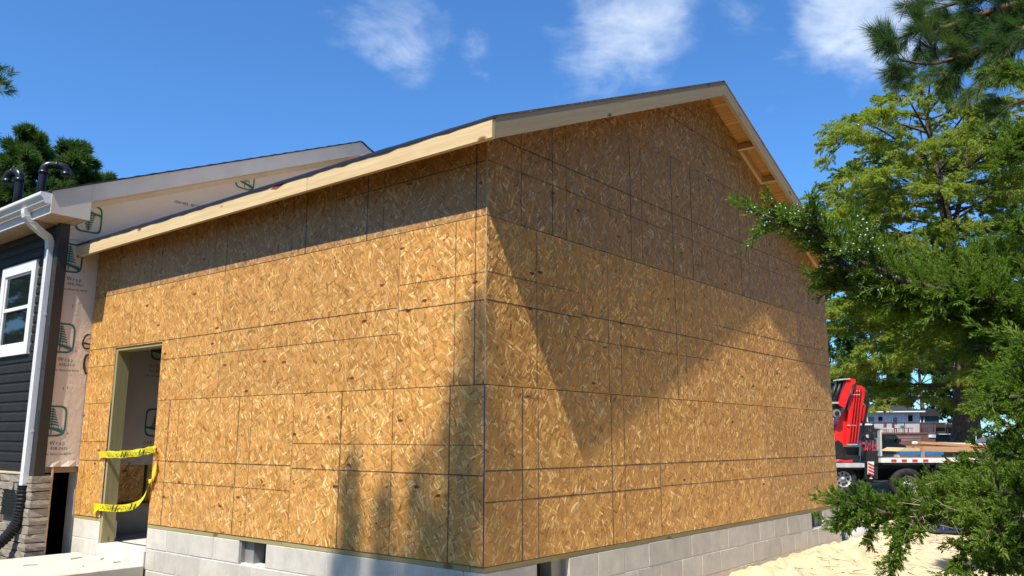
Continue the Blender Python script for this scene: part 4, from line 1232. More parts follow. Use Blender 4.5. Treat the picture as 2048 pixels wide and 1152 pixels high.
    for zt, px, den, ber, sl_ in limbs:
        pts = [tp(zt)] + [at(*p) for p in px]
        ln = smooth_line(pts, 6); n = len(ln)
        ln += G.normal(size=ln.shape) * .006
        tot = np.linalg.norm(np.diff(ln, axis=0), axis=1).sum()
        lb.tube(ln, list(np.linspace(.02, .004, n)), 6)
        start = np.linalg.norm(np.array(pts[1]) - np.array(pts[0])) / tot
        c1 = poly_twigs(ln, int(46 * den * (1 - start) * tot / 1.0), start, sl_ * 1.15, .72, .12, .25, .45)
        ext = unit(ln[-1] - ln[-3])[None]
        c1 = cat(c1, (ln[-1:], ext, np.array([.14])))
        c2 = kids(*c1, 13, .62, .46, .1, 1, .10, .2)
        c2 = cat(c2, (c1[0], c1[1], c1[2]))
        c3 = kids(*c2, 15, .5, .42, .06, 1, .08, .1, .5)
        c3 = (c3[0], c3[1], np.clip(c3[2], .014, .045))
        allL.append(c3); allS.append(c1)
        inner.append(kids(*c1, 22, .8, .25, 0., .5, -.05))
        if ber:
            far_ = (c2[0] @ RH) < float(at(1790, 500, 3.2) @ RH)
            pool = np.where(far_)[0]; hub = c2[0][G.choice(pool, 26)]; k = int(260 * ber); pool = pool[np.min(np.linalg.norm(c2[0][pool][:, None] - hub[None], axis=2), 1) < .05]; k = min(k, len(pool))
            ii = G.choice(pool, k, replace=False)
            berries.append(c2[0][ii] + c2[1][ii] * (c2[2][ii] * G.uniform(.3, .8, k))[:, None] + G.normal(size=(k, 3)) * .006)
    lb.build('limbs', BARK, t)
    c = cat(*allL); leaves('crown', c[0], c[1], c[2], .0046, JUNI, t)
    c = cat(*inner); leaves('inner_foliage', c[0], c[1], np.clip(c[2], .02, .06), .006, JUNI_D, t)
    c = cat(*allS); tag(sticks('twigs', c[0], c[1], c[2], .0022, BARK, t), kind='stuff')
    # dead grey twigs and caught debris in the lower boughs
    B = np.array([at(1860 + G.normal() * 45, 1040 + G.normal() * 28, 2.9 + G.normal() * .1) for _ in range(60)])
    dt = sticks('dead_twigs', B, unit(G.normal(size=B.shape) + [0, 0, .2]), G.uniform(.015, .06, len(B)), .0014, TWIG, t); tag(dt, kind='stuff')
    # berries: octahedra, one mesh
    bc = np.concatenate(berries); o = np.array([[1, 0, 0], [-1, 0, 0], [0, 1, 0], [0, -1, 0], [0, 0, 1], [0, 0, -1]], float) * .0048
    V = (bc[:, None] + o[None]).reshape(-1, 3); fi = np.array([[0, 2, 4], [2, 1, 4], [1, 3, 4], [3, 0, 4], [2, 0, 5], [1, 2, 5], [3, 1, 5], [0, 3, 5]])
    F = (np.arange(len(bc))[:, None, None] * 6 + fi[None]).reshape(-1, 3)
    tag(arrays('berries', V, F, BERRY, t, 3, True), kind='stuff')
juniper()

# ------------------------------------------------------------------ long-needled pines
def needle_tufts(B, D, n, ln, spread=.75):
    """n needles round the end of every shoot"""
    k = len(B); D0 = np.repeat(D, n, 0)
    t = G.uniform(-.16, .02, (k, n))
    B2 = (B[:, None] + D[:, None] * t[..., None]).reshape(-1, 3)
    a = G.uniform(.15, spread, (k * n, 1)); D2 = unit(D0 * np.cos(a) + perp(D0) * np.sin(a) + np.array([0, 0, -.06]))
    return B2, D2, ln * G.uniform(.7, 1.15, k * n)
def near_pine():
    base = at(2500, 880, 8.2); gz = float(ground_h(base[0], base[1]))
    t = empty('pine_tree', (base[0], base[1], gz))
    tag(t, 'long-needled pine bough hanging in from the top right corner', 'pine tree')
    b = MB(); tr = smooth_line([(base[0], base[1], gz - .2), (base[0], base[1], 3), (base[0] + .1, base[1], 6), (base[0], base[1], 10.5)])
    b.tube(tr, list(np.linspace(.24, .1, len(tr))), 14); b.build('trunk', BARKR, t)
    lb = MB(); ends = []; tw = []
    limbs = [(3.3, [(2250, 60, 7.8), (2048, 58, 7.4), (1985, 88, 7.3), (1925, 112, 7.2), (1860, 128, 7.1), (1800, 120, 7.0)], 44),
             (3.6, [(2250, 0, 7.8), (2060, 5, 7.5), (1960, 30, 7.4), (1890, 55, 7.3), (1830, 62, 7.2), (1795, 80, 7.2)], 44),
             (3.9, [(2250, -60, 7.9), (2080, -45, 7.6), (1980, -15, 7.5), (1900, 10, 7.4), (1870, 18, 7.4)], 26),
             (3.4, [(2250, 40, 7.5), (2080, 40, 7.0), (2020, 100, 6.9), (1975, 150, 6.8)], 16),
             (3.2, [(2250, 150, 7.8), (2120, 170, 7.6), (2050, 200, 7.5), (2010, 215, 7.5)], 14),
             (3.8, [(2250, -40, 8.2), (2100, -10, 8.0), (2020, 20, 7.9), (1950, 60, 7.8), (1900, 95, 7.7)], 30)]
    for zt, px, n in limbs:
        pts = [(base[0], base[1], zt)] + [at(*p) for p in px]; ln = smooth_line(pts, 6)
        lb.tube(ln, list(np.linspace(.05, .008, len(ln))), 7)
        tot = np.linalg.norm(np.diff(ln, axis=0), axis=1).sum(); st = np.linalg.norm(ln[6] - ln[0]) / tot
        c1 = poly_twigs(ln, n, st, .48, .75, .06, .35, .5); c2 = kids(*c1, 3, .6, .55, .3, 1, .08, .2)
        tw += [c1, c2]; ends.append((np.concatenate([c1[0] + c1[1] * c1[2][:, None], c2[0] + c2[1] * c2[2][:, None], ln[-1:]]), np.concatenate([c1[1], c2[1], unit(ln[-1:] - ln[-3:-2])])))
    lb.build('limbs', BARKR, t)
    B, D = cat(*ends); nb = needle_tufts(B, D, 135, .17)
    leaves('needles', nb[0], nb[1], nb[2], .0034, PINEN, t)
    c = cat(*tw); tag(sticks('twigs', c[0], c[1], c[2], .006, BARKR, t), kind='stuff')
    # bare hanging twig
    hb = MB(); p = [at(1815, -20, 6.0), at(1812, 5, 6.0), at(1806, 22, 6.0), at(1800, 42, 6.0)]; hb.tube(p, [.006, .005, .004, .003], 5)
    for q, dx in ((1, -8), (1, 9), (2, -7), (2, 6), (3, -4)): hb.tube([p[q], p[q] + RH * dx * .0036 + np.array([0, 0, -.01])], .004, 4)
    hb.build('bare_twig', BARK, t)
near_pine()

# ------------------------------------------------------------------ conifer with layered feathery boughs
def cypress():
    global G
    G = np.random.default_rng(2024)
    base = at(1905, 900, 30.0); gz = float(ground_h(base[0], base[1]))
    t = empty('cypress_tree', (base[0], base[1], gz))
    tag(t, 'tall bald cypress with feathery yellow-green boughs behind the truck', 'cypress')
    top = at(1850, 178, 30.0); H = top[2]
    tr = smooth_line([(base[0], base[1], gz - .2), at(1930, 800, 30), at(1925, 640, 30), at(1903, 520, 30), at(1890, 420, 30), at(1872, 330, 30), at(1855, 240, 30), at(1848, 180, 30)], 6)
    b = MB(); b.tube(tr, list(np.interp(np.linspace(0, 1, len(tr)), [0, .12, .5, 1], [.5, .36, .22, .03])), 12)
    for sx in (1918, 1880):   # forks
        f = smooth_line([at(1900, 470, 30), at(sx, 410, 30.2), at(sx + (10 if sx > 1900 else -25), 330, 30.3), at(sx + (30 if sx > 1900 else -40), 260, 30.3)])
        b.tube(f, list(np.linspace(.12, .02, len(f))), 8)
    b.build('trunk', BARK, t)
    bl = MB(); L_, S_ = [], []
    def zat(z): i = int(np.argmin(abs(tr[:, 2] - z))); return tr[i]
    n = 100
    for i in range(n):
        f = (i + .5) / n
        z = 2.6 + (H - 2.8) * f ** .92
        p0 = zat(z - .5)
        az = i * 2.39996 + G.normal() * .2
        prof = np.interp(f, [0, .15, .4, .6, .8, .92, 1], [4.6, 5.4, 5.4, 5.3, 4.7, 3.4, 1.2]) * G.uniform(.72, 1.12)
        rise = np.interp(f, [0, .3, .7, 1], [.15, .5, 1.0, 1.0]) * G.uniform(.5, 1.3)
        d = np.array([math.cos(az), math.sin(az), 0])
        pts = [p0, p0 + d * prof * .35 + [0, 0, rise * .45], p0 + d * prof * .72 + [0, 0, rise * .75], p0 + d * prof + [0, 0, rise * .35 - .25]]
        ln = smooth_line(pts, 5)
        bl.tube(ln, list(np.linspace(.055, .008, len(ln))), 5)
        m1 = max(7, int(17 * prof / 4))
        c1 = poly_twigs(ln, m1, .25, .30 * prof + .3, .75, -.04, .8, .45)
        c2 = kids(*c1, 9, .6, .42, .1, 1, -.08, .6)
        c3 = kids(*c2, 30, .75, .5, .0, 1, -.34, .2)
        L_.append((c3[0], c3[1], np.clip(c3[2], .10, .26))); S_ += [c1]
    bl.build('limbs', BARK, t)
    c = cat(*L_); leaves('crown', c[0], c[1], c[2] * .95, .034, CYPR, t)
    c = cat(*S_); tag(sticks('twigs', c[0], c[1], c[2], .014, BARK, t), kind='stuff')
cypress()

# ------------------------------------------------------------------ pines and broadleaf trees further off
def tufted_pine(base, H, crown0, rad, seed, label, nb=34, tufts=60, nl=.34, w=.02, m=None, group=None, name='pine_tree', cat_='pine tree'):
    """clumpy pine: whorled limbs with rounded needle clumps"""
    global G
    keep = G; G = np.random.default_rng(seed)
    gz = float(ground_h(base[0], base[1])); t = empty(name, (base[0], base[1], gz)); tag(t, label, cat_, group)
    lean = G.normal(size=2) * .02 * H
    tr = smooth_line([(base[0], base[1], gz - .2), (base[0] + lean[0] * .4, base[1] + lean[1] * .4, gz + H * .5), (base[0] + lean[0], base[1] + lean[1], gz + H)], 8)
    b = MB(); b.tube(tr, list(np.linspace(.018 * H + .05, .03, len(tr))), 10); b.build('trunk', BARKR, t)
    lb = MB(); E = []
    for i in range(nb):
        f = (i + .5) / nb; z = gz + H * (crown0 + (1 - crown0) * f); k = int(np.argmin(abs(tr[:, 2] - z))); p0 = tr[k]
        az = i * 2.39996 + G.normal() * .3; L = rad * np.interp(f, [0, .25, .6, .85, 1], [.8, 1, .95, .8, .45]) * G.uniform(.65, 1.15)
        d = np.array([math.cos(az), math.sin(az), 0]); ln = smooth_line([p0, p0 + d * L * .5 + [0, 0, .10 * L], p0 + d * L + [0, 0, .3 * L]], 5)
        lb.tube(ln, list(np.linspace(.02 + .012 * L, .012, len(ln))), 5)
        c1 = poly_twigs(ln, 9, .3, .34 * L + .25, .7, .15, .4, .4); c2 = kids(*c1, 5, .6, .6, .3, 1, .2, .2)
        E.append((np.concatenate([c1[0] + c1[1] * c1[2][:, None], c2[0] + c2[1] * c2[2][:, None], ln[-1:]]), np.concatenate([c1[1], c2[1], unit(ln[-1:] - ln[-2:-1])])))
    lb.build('limbs', BARKR, t)
    B, D = cat(*E); nb_ = needle_tufts(B, D, tufts, nl, 1.1)
    leaves('crown', nb_[0], nb_[1], nb_[2], w, m or PINEF, t)
    G = keep
    return t
def broadleaf(base, H, rad, seed, label, n=26, leafn=26, leaf=.3, m=None, group=None, name='broadleaf_tree', cat_='tree'):
    global G
    keep = G; G = np.random.default_rng(seed)
    gz = float(ground_h(base[0], base[1])); t = empty(name, (base[0], base[1], gz)); tag(t, label, cat_, group)
    b = MB(); tr = smooth_line([(base[0], base[1], gz - .2), (base[0] + G.normal() * .2, base[1], gz + H * .4), (base[0], base[1], gz + H * .92)], 6)
    b.tube(tr, list(np.linspace(.02 * H + .05, .04, len(tr))), 9)
    E = []
    for i in range(n):
        f = (i + .5) / n; z = gz + H * (.18 + .75 * f); p0 = tr[int(np.argmin(abs(tr[:, 2] - z)))]
        az = i * 2.39996 + G.normal() * .3; L = rad * math.sin(math.pi * (.22 + .7 * f)) * G.uniform(.6, 1.15)
        d = np.array([math.cos(az), math.sin(az), 0]); ln = smooth_line([p0, p0 + d * L * .5 + [0, 0, .25 * L], p0 + d * L + [0, 0, .35 * L]], 4)
        b.tube(ln, list(np.linspace(.03 + .012 * L, .015, len(ln))), 5)
        c1 = poly_twigs(ln, 8, .25, .4 * L + .3, .8, .1, .1, .4); c2 = kids(*c1, 6, .7, .6, .2, 1, .1); c3 = kids(*c2, leafn, 1.0, .5, .1, 1, -.1)
        E.append((c3[0], c3[1], np.clip(c3[2], leaf * .6, leaf)))
    b.build('trunk', BARK, t)
    c = cat(*E); leaves('crown', c[0], c[1], c[2], leaf * .45, m or FARL, t)
    G = keep
def far_xy(px, depth):
    p = at(px, 880, depth); return p
# pine behind the older house, left
p = far_xy(40, 34); tufted_pine(p, at(60, 292, 34)[2] + .35, .25, 2.9, 4, 'dense rounded pine crown rising behind the roof vents at far left', 90, 60, .40, .05)
p = far_xy(-452, 22); tufted_pine(p, 12.6, .45, 3.9, 9, 'tall pine whose needle tips just enter the left edge of the sky', 34, 40, .3, .02)
# woods behind the truck and the far house
TR = 'trees beyond the far house'
for i, (px, d, H, rad, kind, lab) in enumerate([
        (1668, 96, 17, 5.5, 0, 'dark leafy tree at the building corner beyond the red crane'),
        (1760, 104, 17, 6, 1, 'tall pine rising behind the far blue-grey house roof, left of the cypress trunk'),
        (1850, 112, 19, 6.5, 0, 'broad leafy tree right behind the far house'),
        (1960, 100, 18, 6, 1, 'far pine to the right of the blue-grey house'),
        (2060, 70, 15, 5, 0, 'leafy tree at the far right edge behind the juniper')]):
    p = far_xy(px, d)
    if kind: tufted_pine(p, H, .2, rad * .8, 40 + i, lab, 30, 30, .8, .07, group=TR)
    else: broadleaf(p, H, rad, 40 + i, lab, 24, 16, .6, group=TR)
# trees standing behind and beside the photographer: cedars throw the side-wall shadows, most leafy ones are added to dim the sky
BH_ = 'trees around the photographer'
def spire(yw, ztop, h, rad, seed, lab):
    """slender young cedar whose shadow tip falls on the side wall at (yw, ztop)"""
    global G
    keep = G; G = np.random.default_rng(seed)
    u = np.array([SUN.x, SUN.y]) / math.hypot(SUN.x, SUN.y); x, y = np.array([0, yw]) + u * h
    H = ztop + h * SUN.z / math.hypot(SUN.x, SUN.y); gz = float(ground_h(x, y))
    t = empty('cedar_tree', (x, y, gz)); tag(t, lab, 'cedar', BH_)
    b = MB(); b.tube([(x, y, gz - .1), (x, y, H * .5), (x, y, H - .1)], [.09, .06, .012], 8); b.build('trunk', BARK, t)
    n = 1500; z = gz + .6 + (H - gz - .7) * G.random(n) ** .8; rr = np.minimum(rad, .07 + .16 * (H - z)) * np.sqrt(G.random(n)); a = G.uniform(0, 6.283, n)
    B = np.stack([x + .25 * rr * np.cos(a), y + .25 * rr * np.sin(a), z - .1], 1); D = unit(np.stack([np.cos(a), np.sin(a), np.full(n, .9)], 1)); L = rr * .8 + .08
    c = kids(B, D, L, 16, .6, .5); leaves('crown', c[0], c[1], np.clip(c[2], .04, .14), .015, JUNI_D, t)
    G = keep
for i, (yw, zt, h, rad) in enumerate(((1.40, .80, 9.0, .22), (1.0, .6, 9.6, .36), (.62, .82, 9.2, .3), (.30, 1.35, 9.8, .28), (.10, 1.9, 9.0, .36))):
    spire(yw, zt, h, rad, 71 + i, 'slender cedar out of the picture at left, %s counted from the step' % ['first', 'second', 'third', 'fourth', 'fifth and tallest'][i])
for i, (x, y, H, rad, kind) in enumerate([(-9, 27, 12, 4.5, 0), (-14, 34, 14, 5, 0), (-16, -8, 13, 4.2, 0), (-9, -15, 13, 4.6, 0), (0, -11, 12, 4.4, 0), (5.5, -10.5, 13, 4.5, 0), (-14.5, 4.5, 9, 4, 0), (11, -10, 13, 4.6, 0), (17, -8.5, 13, 4.6, 0), (-14, 12, 10, 4.5, 0)]):  # unseen trees added to dim skylight on the walls; first two reflect in window
    lab = '%s added out of view, number %s going round' % ('leafy tree' if kind == 0 else 'pine', ['one', 'two', 'three', 'four', 'five', 'six', 'seven', 'eight', 'nine', 'ten'][i])
    if kind: tufted_pine((x, y), H, .25, rad * .8, 80 + i, lab, 22, 22, .6, .06, group=BH_)
    else: broadleaf((x, y), H, rad, 80 + i, lab, 18, 12, .5, group=BH_)
# grass tuft by the older house's stone base
def tuft(c, n, h, seed):
    B = np.array(c) + G.normal(size=(n, 3)) * [.05, .06, 0]; D = unit(G.normal(size=(n, 3)) * [.35, .35, .1] + [0, 0, 1])
    return B, D, h * G.uniform(.5, 1.1, n)
c = cat(*[tuft((-.66 + .05 * i, 6.5 + .22 * i, -.56), 70, .24, i) for i in range(4)])
tag(leaves('grass', c[0], c[1], c[2], .010, GRASS, None), 'green grass tuft growing against the stone base', 'grass', kind='stuff')
# pine straw, twigs and bark bits on the sand
n = 2600
P = np.stack([G.uniform(1, 16, n), G.uniform(-6, -.35, n)], 1); Z = ground_h(P[:, 0], P[:, 1]) + .006
a = G.uniform(0, 6.283, n)
tag(sticks('pine_straw', np.c_[P, Z], unit(np.stack([np.cos(a), np.sin(a), G.normal(size=n) * .12], 1)), G.uniform(.04, .22, n), G.uniform(.0015, .005, n), plain('pine_straw', (.22, .12, .06), .9, var=.3), None), 'scattered brown pine straw and twigs on the sand', 'pine straw', kind='stuff')

# ------------------------------------------------------------------ flatbed truck with a folded knuckle crane
TD = 25.0                                      # level distance of the truck's near side
def T(a, b_, d=0.0):
    """point on the truck's near side plane (a, b_ in a 4.266x enlargement of that part), pushed d metres deeper"""
    return at(1640 + a / 4.266, 740 + b_ / 4.266, TD) + FH * d
def tprism(b, poly, d0, d1, mi=0): b.prism([T(x, y, d0) for x, y in poly], FH * (d1 - d0), mi)
def tbox(b, x0, y0, x1, y1, d0, d1, mi=0): tprism(b, [(x0, y1), (x1, y1), (x1, y0), (x0, y0)], d0, d1, mi)
truck_g = T(600, 1115); 
truck = empty('flatbed_truck', (truck_g[0], truck_g[1], truck_g[2]))
tag(truck, 'flatbed truck with a folded red knuckle crane parked behind the building', 'truck')
b = MB(); tbox(b, 520, 752, 2050, 790, 0, 2.4); b.build('bed_frame', WHITEM, truck)
b = MB(); tbox(b, 522, 746, 2050, 751.5, .02, 2.38); b.build('bed_deck', GREYM, truck)
b = MB(); tbox(b, -900, 800, 2000, 850, .75, 1.65); b.build('chassis', BLACKM, truck)
b = MB(); tbox(b, 540, 791, 2045, 812, .05, 2.35); 
for x in (905, 990, 1180, 1420): tbox(b, x, 791, x + 34, 835, .02, .3)
b.build('underframe', BLACKM, truck)
b = MB(); tbox(b, -700, 797, 392, 832, .1, 2.3); b.build('side_deck', SILVER, truck)
b = MB(); tbox(b, -700, 833, 395, 850, .2, 2.2); tbox(b, 390, 800, 545, 960, 1.0, 2.0); tbox(b, -300, 851, 1900, 955, 1.0, 1.5); b.build('subframe_and_shade_box', BLACKM, truck)  # last long black box is added for the shade beneath the bed
for x in (608, 697, 788, 880, 1070, 1265, 1450, 1640):
    b = MB(); tbox(b, x, 762, x + 43, 782, -.012, -.001); b.build('reflector', REFL_R, truck)
# headboard: upright slats across the bed
for k in range(6):
    x = 520 + k * 23
    b = MB(); tprism(b, [(x + 9 + k * .6, 736 - k * 3), (x + 24 + k * .6, 735 - k * 3), (x + 17, 497 + k), (x + 3, 496 + k)], .1 + k * .36, .28 + k * .36); b.build('headboard_slat', SILVER, truck)
b = MB(); tprism(b, [(516, 500), (640, 505), (640, 495), (516, 490)], .08, 2.1); b.build('headboard_rail', SILVER, truck)
# wheels
def wheel(cx, cy, r, rim, d, name='wheel'):
    c = Vector(T(cx, cy, d)); ax = Vector(FH); s = 1 / 4.266 * TD / F_PX; R_, r2 = r * s, rim * s
    ref = Vector((0, 0, 1)); u = ax.cross(ref).normalized()
    def ring(b, prof, seg=36, mi=0, sm=True):
        k = len(b.v)
        for i in range(seg):
            a = 2 * math.pi * i / seg; e = u * math.cos(a) + ref * math.sin(a)
            for rad, dd in prof: b.v.append(tuple(c + e * rad + ax * dd))
        m_ = len(prof)
        for i in range(seg):
            for j in range(m_ - 1):
                p, q = k + i * m_ + j, k + ((i + 1) % seg) * m_ + j
                b.face((p, p + 1, q + 1, q), mi, sm)
    w = empty(name, c) ; w.parent = truck; w.matrix_basis = WM[truck.name].inverted() @ WM[w.name]
    b = MB(); ring(b, [(r2 * 1.02, .03), (r2 * 1.06, -.01), (R_ * .82, -.025), (R_ * .95, -.01), (R_, .04), (R_, .24), (R_ * .9, .28), (r2, .26)]); b.build('tyre', RUBBER, w)
    b = MB(); ring(b, [(r2 * 1.0, -.012), (r2 * .93, -.012), (r2 * .88, .05), (r2 * .8, .07), (r2 * .55, .06), (r2 * .3, .03), (r2 * .28, -.02), (0.001, -.025)]); b.build('rim', CHROME, w)
    b = MB()
    for i in range(8):
        a = 2 * math.pi * i / 8; e = u * math.cos(a) + ref * math.sin(a); b.disc(c + e * r2 * .68 + ax * .058, ax, r2 * .15, .012, 10)
    b.build('hand_hole', RUST if name == 'wheel' and cx > 500 else BLACKM, w)
wheel(228, 935, 118, 66, .25); wheel(770, 985, 142, 76, .1); wheel(1090, 985, 142, 76, .1)
# stabiliser leg with a striped plate
b = MB(); tbox(b, 408, 690, 505, 800, .1, .5); tbox(b, 400, 795, 512, 935, .15, .45); tbox(b, 425, 935, 480, 962, .2, .4); tbox(b, 405, 962, 510, 985, .05, .6); b.build('stabiliser_leg', BLACKM, truck)
st = MB(); tbox(st, 416, 782, 468, 890, .06, .098); sp_ = st.build('hazard_plate', WHITEM, truck)
for k in range(4):
    y = 800 + k * 27; b = MB(); tprism(b, [(418, y + 4), (466, y + 26), (466, y + 12), (418, y - 10)], .05, .059); b.build('hazard_stripe', REFL_R, sp_)
b = MB(); tprism(b, [(438, 930), (462, 930), (450, 900)], .1, .14); b.build('warning_triangle', WHITEM, truck)
# crane
cr = empty('crane', T(330, 780, .9)); cr.parent = truck; cr.matrix_basis = WM[truck.name].inverted() @ WM[cr.name]
def cpart(name, m, *polys):
    b = MB()
    for poly, d0, d1 in polys: tprism(b, poly[::-1] if False else poly, d0, d1)
    return b.build(name, m, cr)
cpart('main_boom', RED, ([(262, 640), (362, 640), (400, 330), (432, 165), (398, 128), (345, 122), (302, 142), (284, 345)], .35, .80))
for k, x in enumerate((292, 304, 317, 330, 343, 356)):
    top = x + 44 - k * 2
    cpart('boom_rib', RED if k % 2 == 0 else BLACKM, ([(x - 14, 618), (x - (6 if k % 2 == 0 else 11), 618), (top + (4 if k % 2 == 0 else -1), 158), (top - 4, 158)], .30, .349))
cpart('lower_arm', RED, ([(168, 612), (262, 640), (290, 345), (276, 330), (232, 362)], .5, .95))
cpart('outer_boom', RED, ([(178, 292), (238, 322), (302, 142), (335, 100), (330, 74), (276, 64), (262, 70)], .25, .62))
cpart('boom_tip', RED, ([(405, 430), (448, 455), (452, 330), (430, 290), (415, 330)], .4, .7))
b = MB()
for x0, x1, d in ((150, 215, .3), (168, 235, .38), (140, 200, .5)): b.tube([T(x0, 285, d), T(x1, 85, d)], .045, 8)
b.build('cylinder', BLACKM, cr)
cpart('end_plate', SILVER, ([(184, 84), (280, 76), (280, 66), (184, 72)], .2, .66), ([(116, 284), (182, 284), (182, 270), (116, 270)], .22, .6))
b = MB()
for x0, x1, d in ((408, 446, .3), (418, 452, .36), (396, 432, .28)): b.tube(smooth_line([T(x1 - 12, 170, d), T(x1, 240, d - .03), T((x0 + x1) / 2 + 8, 360, d), T(x0, 470, d)], 5), .022, 6)
for x0, x1 in ((246, 308), (256, 318)): b.tube([T(x0, 350, .3), T(x1, 120, .22)], .018, 6)
b.build('boom_hoses', BLACKM, cr)
for y in (205,): cpart('hose_clamp', SILVER, ([(292 - (y - 250) * .06, y + 5), (372 - (y - 250) * .05, y + 5), (372 - (y - 250) * .05, y), (292 - (y - 250) * .06, y)], .285, .299))
b = MB(); tprism(b, [(112, 300), (215, 312), (212, 385), (180, 405), (130, 385)], .3, .7); b.build('knuckle', BLACKM, cr)
b = MB(); c = Vector(T(172, 368, .28)); b.disc(c, FH, .12, .06, 20); b.build('knuckle_pin', GREYM, cr)
b = MB(); c = Vector(T(172, 368, .24)); b.disc(c, FH, .065, .04, 18); b.build('knuckle_bore', BLACKM, cr)
cpart('slewing_base', BLACKM, ([(165, 735), (170, 622), (206, 598), (246, 632), (250, 720), (395, 735), (395, 780), (165, 780)], .45, 1.5))
cpart('base_column', BLACKM, ([(255, 660), (400, 660), (395, 770), (250, 770)], .55, 1.4))
cpart('slotted_plate', SILVER, ([(122, 590), (150, 592), (176, 425), (150, 420)], .9, .95))
for k in range(6): cpart('plate_slot', BLACKM, ([(131 + k * 4.4, 575 - k * 26), (147 + k * 4.4, 576 - k * 26), (150 + k * 4.4, 562 - k * 26), (134 + k * 4.4, 561 - k * 26)], .88, .899))
b = MB(); b.tube([T(186, 530, .8), T(190, 480, .78), T(188, 430, .8)], .04, 8); b.build('blue_bottle', BLUEF, cr)
cpart('boom_clamp', SILVER, ([(268, 474), (345, 476), (345, 468), (268, 466)], .31, .324), ([(338, 178), (375, 178), (375, 168), (338, 168)], .31, .324), ([(280, 195), (312, 195), (312, 180), (280, 180)], .3, .324), ([(270, 640), (352, 640), (352, 632), (270, 632)], .3, .34))
b = MB()
tprism(b, [(415, 470), (500, 468), (505, 600), (420, 600)], .3, .9); b.build('control_box', BLACKM, cr)
b = MB(); c = Vector(T(440, 565, .28)); b.disc(c, FH, .05, .03, 14); b.build('dial', SILVER, cr)
rr = random.Random(21)
for k in range(16):
    x, y = rr.uniform(395, 500), rr.uniform(605, 695); w_, h_ = rr.uniform(10, 26), rr.uniform(8, 22); d = rr.uniform(.1, .5)
    cpart('hydraulic_valve', RED, ([(x, y + h_), (x + w_, y + h_), (x + w_ * .9, y), (x + w_ * .1, y)], d, d + .12))
b = MB()
for k in range(9):
    p = [T(395 + k * 12 + rr.uniform(-8, 8), 470 + rr.uniform(0, 120), .3), T(400 + k * 12, 620, .2 + rr.uniform(0, .2)), T(390 + k * 13, 700 + rr.uniform(0, 60), .3)]
    b.tube(smooth_line(p, 5), .016, 5)
b.build('hoses', BLACKM, cr)
b = MB(); b.tube(smooth_line([T(145, 782, .2), T(180, 774, .15), T(230, 784, .15), T(300, 776, .2)], 5), .035, 6); b.build('red_strap', RED, truck)
# loads on the bed
def load(name, poly, d0, d1, m, label, c='lumber'):
    b = MB(); tprism(b, poly, d0, d1); tag(b.build(name, m), label, c)
load('plywood_stack', [(702, 749), (1082, 749), (1082, 727), (702, 725)], .3, 1.6, LUMB, 'flat stack of yellow plywood lying lowest on the truck bed', 'plywood')
load('foam_board_stack', [(714, 724), (1092, 726), (1092, 700), (714, 697)], .25, 1.5, BLUEF, 'bright blue foam boards stacked on the plywood on the truck bed', 'foam board')
load('plywood_sheet', [(726, 696), (922, 696), (922, 668), (790, 664)], .5, 1.7, LUMB, 'pale sheet of plywood on top of the blue foam boards', 'plywood')
load('lumber_stack', [(924, 697), (1900, 712), (1900, 664), (924, 652)], .35, 1.4, LVL, 'long brown lumber bundle laid over the blue boards', 'lumber')
load('timber_beam', [(935, 632), (1900, 690), (1900, 662), (935, 610)], .5, .75, LVL, 'dark brown beam lying askew on top of the load', 'beam')
b = MB(); b.tube([T(905, 622, .85), T(1000, 627, .85), T(1800, 648, .85)], .045, 10); tag(b.build('white_pipe', WHITEM), 'white pipe lying beside the beam on top of the truck load', 'pipe')
load('cargo_box', [(1100, 748), (1230, 748), (1230, 700), (1100, 702)], .6, 1.3, plain('olive_box', (.14, .16, .10), .7), 'olive box on the truck bed under the long lumber', 'box')
b = MB(); tprism(b, [(890, 755), (922, 755), (922, 690), (892, 690)], .2, .24); tag(b.build('cargo_strap', GREYM), 'grey strap hanging over the load onto the bed rail', 'strap')
# dark car parked beyond the headboard
def car():
    o = T(745, 735); d = 9.0; s_ = (TD + d) / TD
    def C(a, b_, dd): return at(1640 + a / 4.266, 740 + b_ / 4.266, TD + d) + FH * dd
    root = empty('parked_car', C(640, 790, 1)); tag(root, 'dark parked car with red tail light showing behind the truck headboard', 'car')
    b = MB(); b.prism([C(x, y, 0) for x, y in [(420, 760), (735, 760), (752, 740), (748, 668), (722, 640), (660, 628), (420, 628)]], FH * 1.7); b.build('body', CARP, root)
    b = MB(); b.prism([C(x, y, .12) for x, y in [(440, 628), (690, 629), (676, 575), (655, 556), (460, 552)]], FH * 1.46); b.build('cabin', CARP, root)
    b = MB(); b.prism([C(x, y, .1) for x, y in [(560, 622), (676, 624), (664, 580), (650, 566), (560, 562)]], FH * .018); b.build('side_window', GLASS, root)
    b = MB(); b.prism([C(x, y, -.02) for x, y in [(652, 612), (688, 616), (690, 590), (660, 586)]], FH * .1); b.build('tail_light', TAILR, root)
    for x in (480, 690):
        b = MB(); b.disc(C(x, 765, .1), FH, .33, .22, 22); b.build('wheel', RUBBER, root)
car()

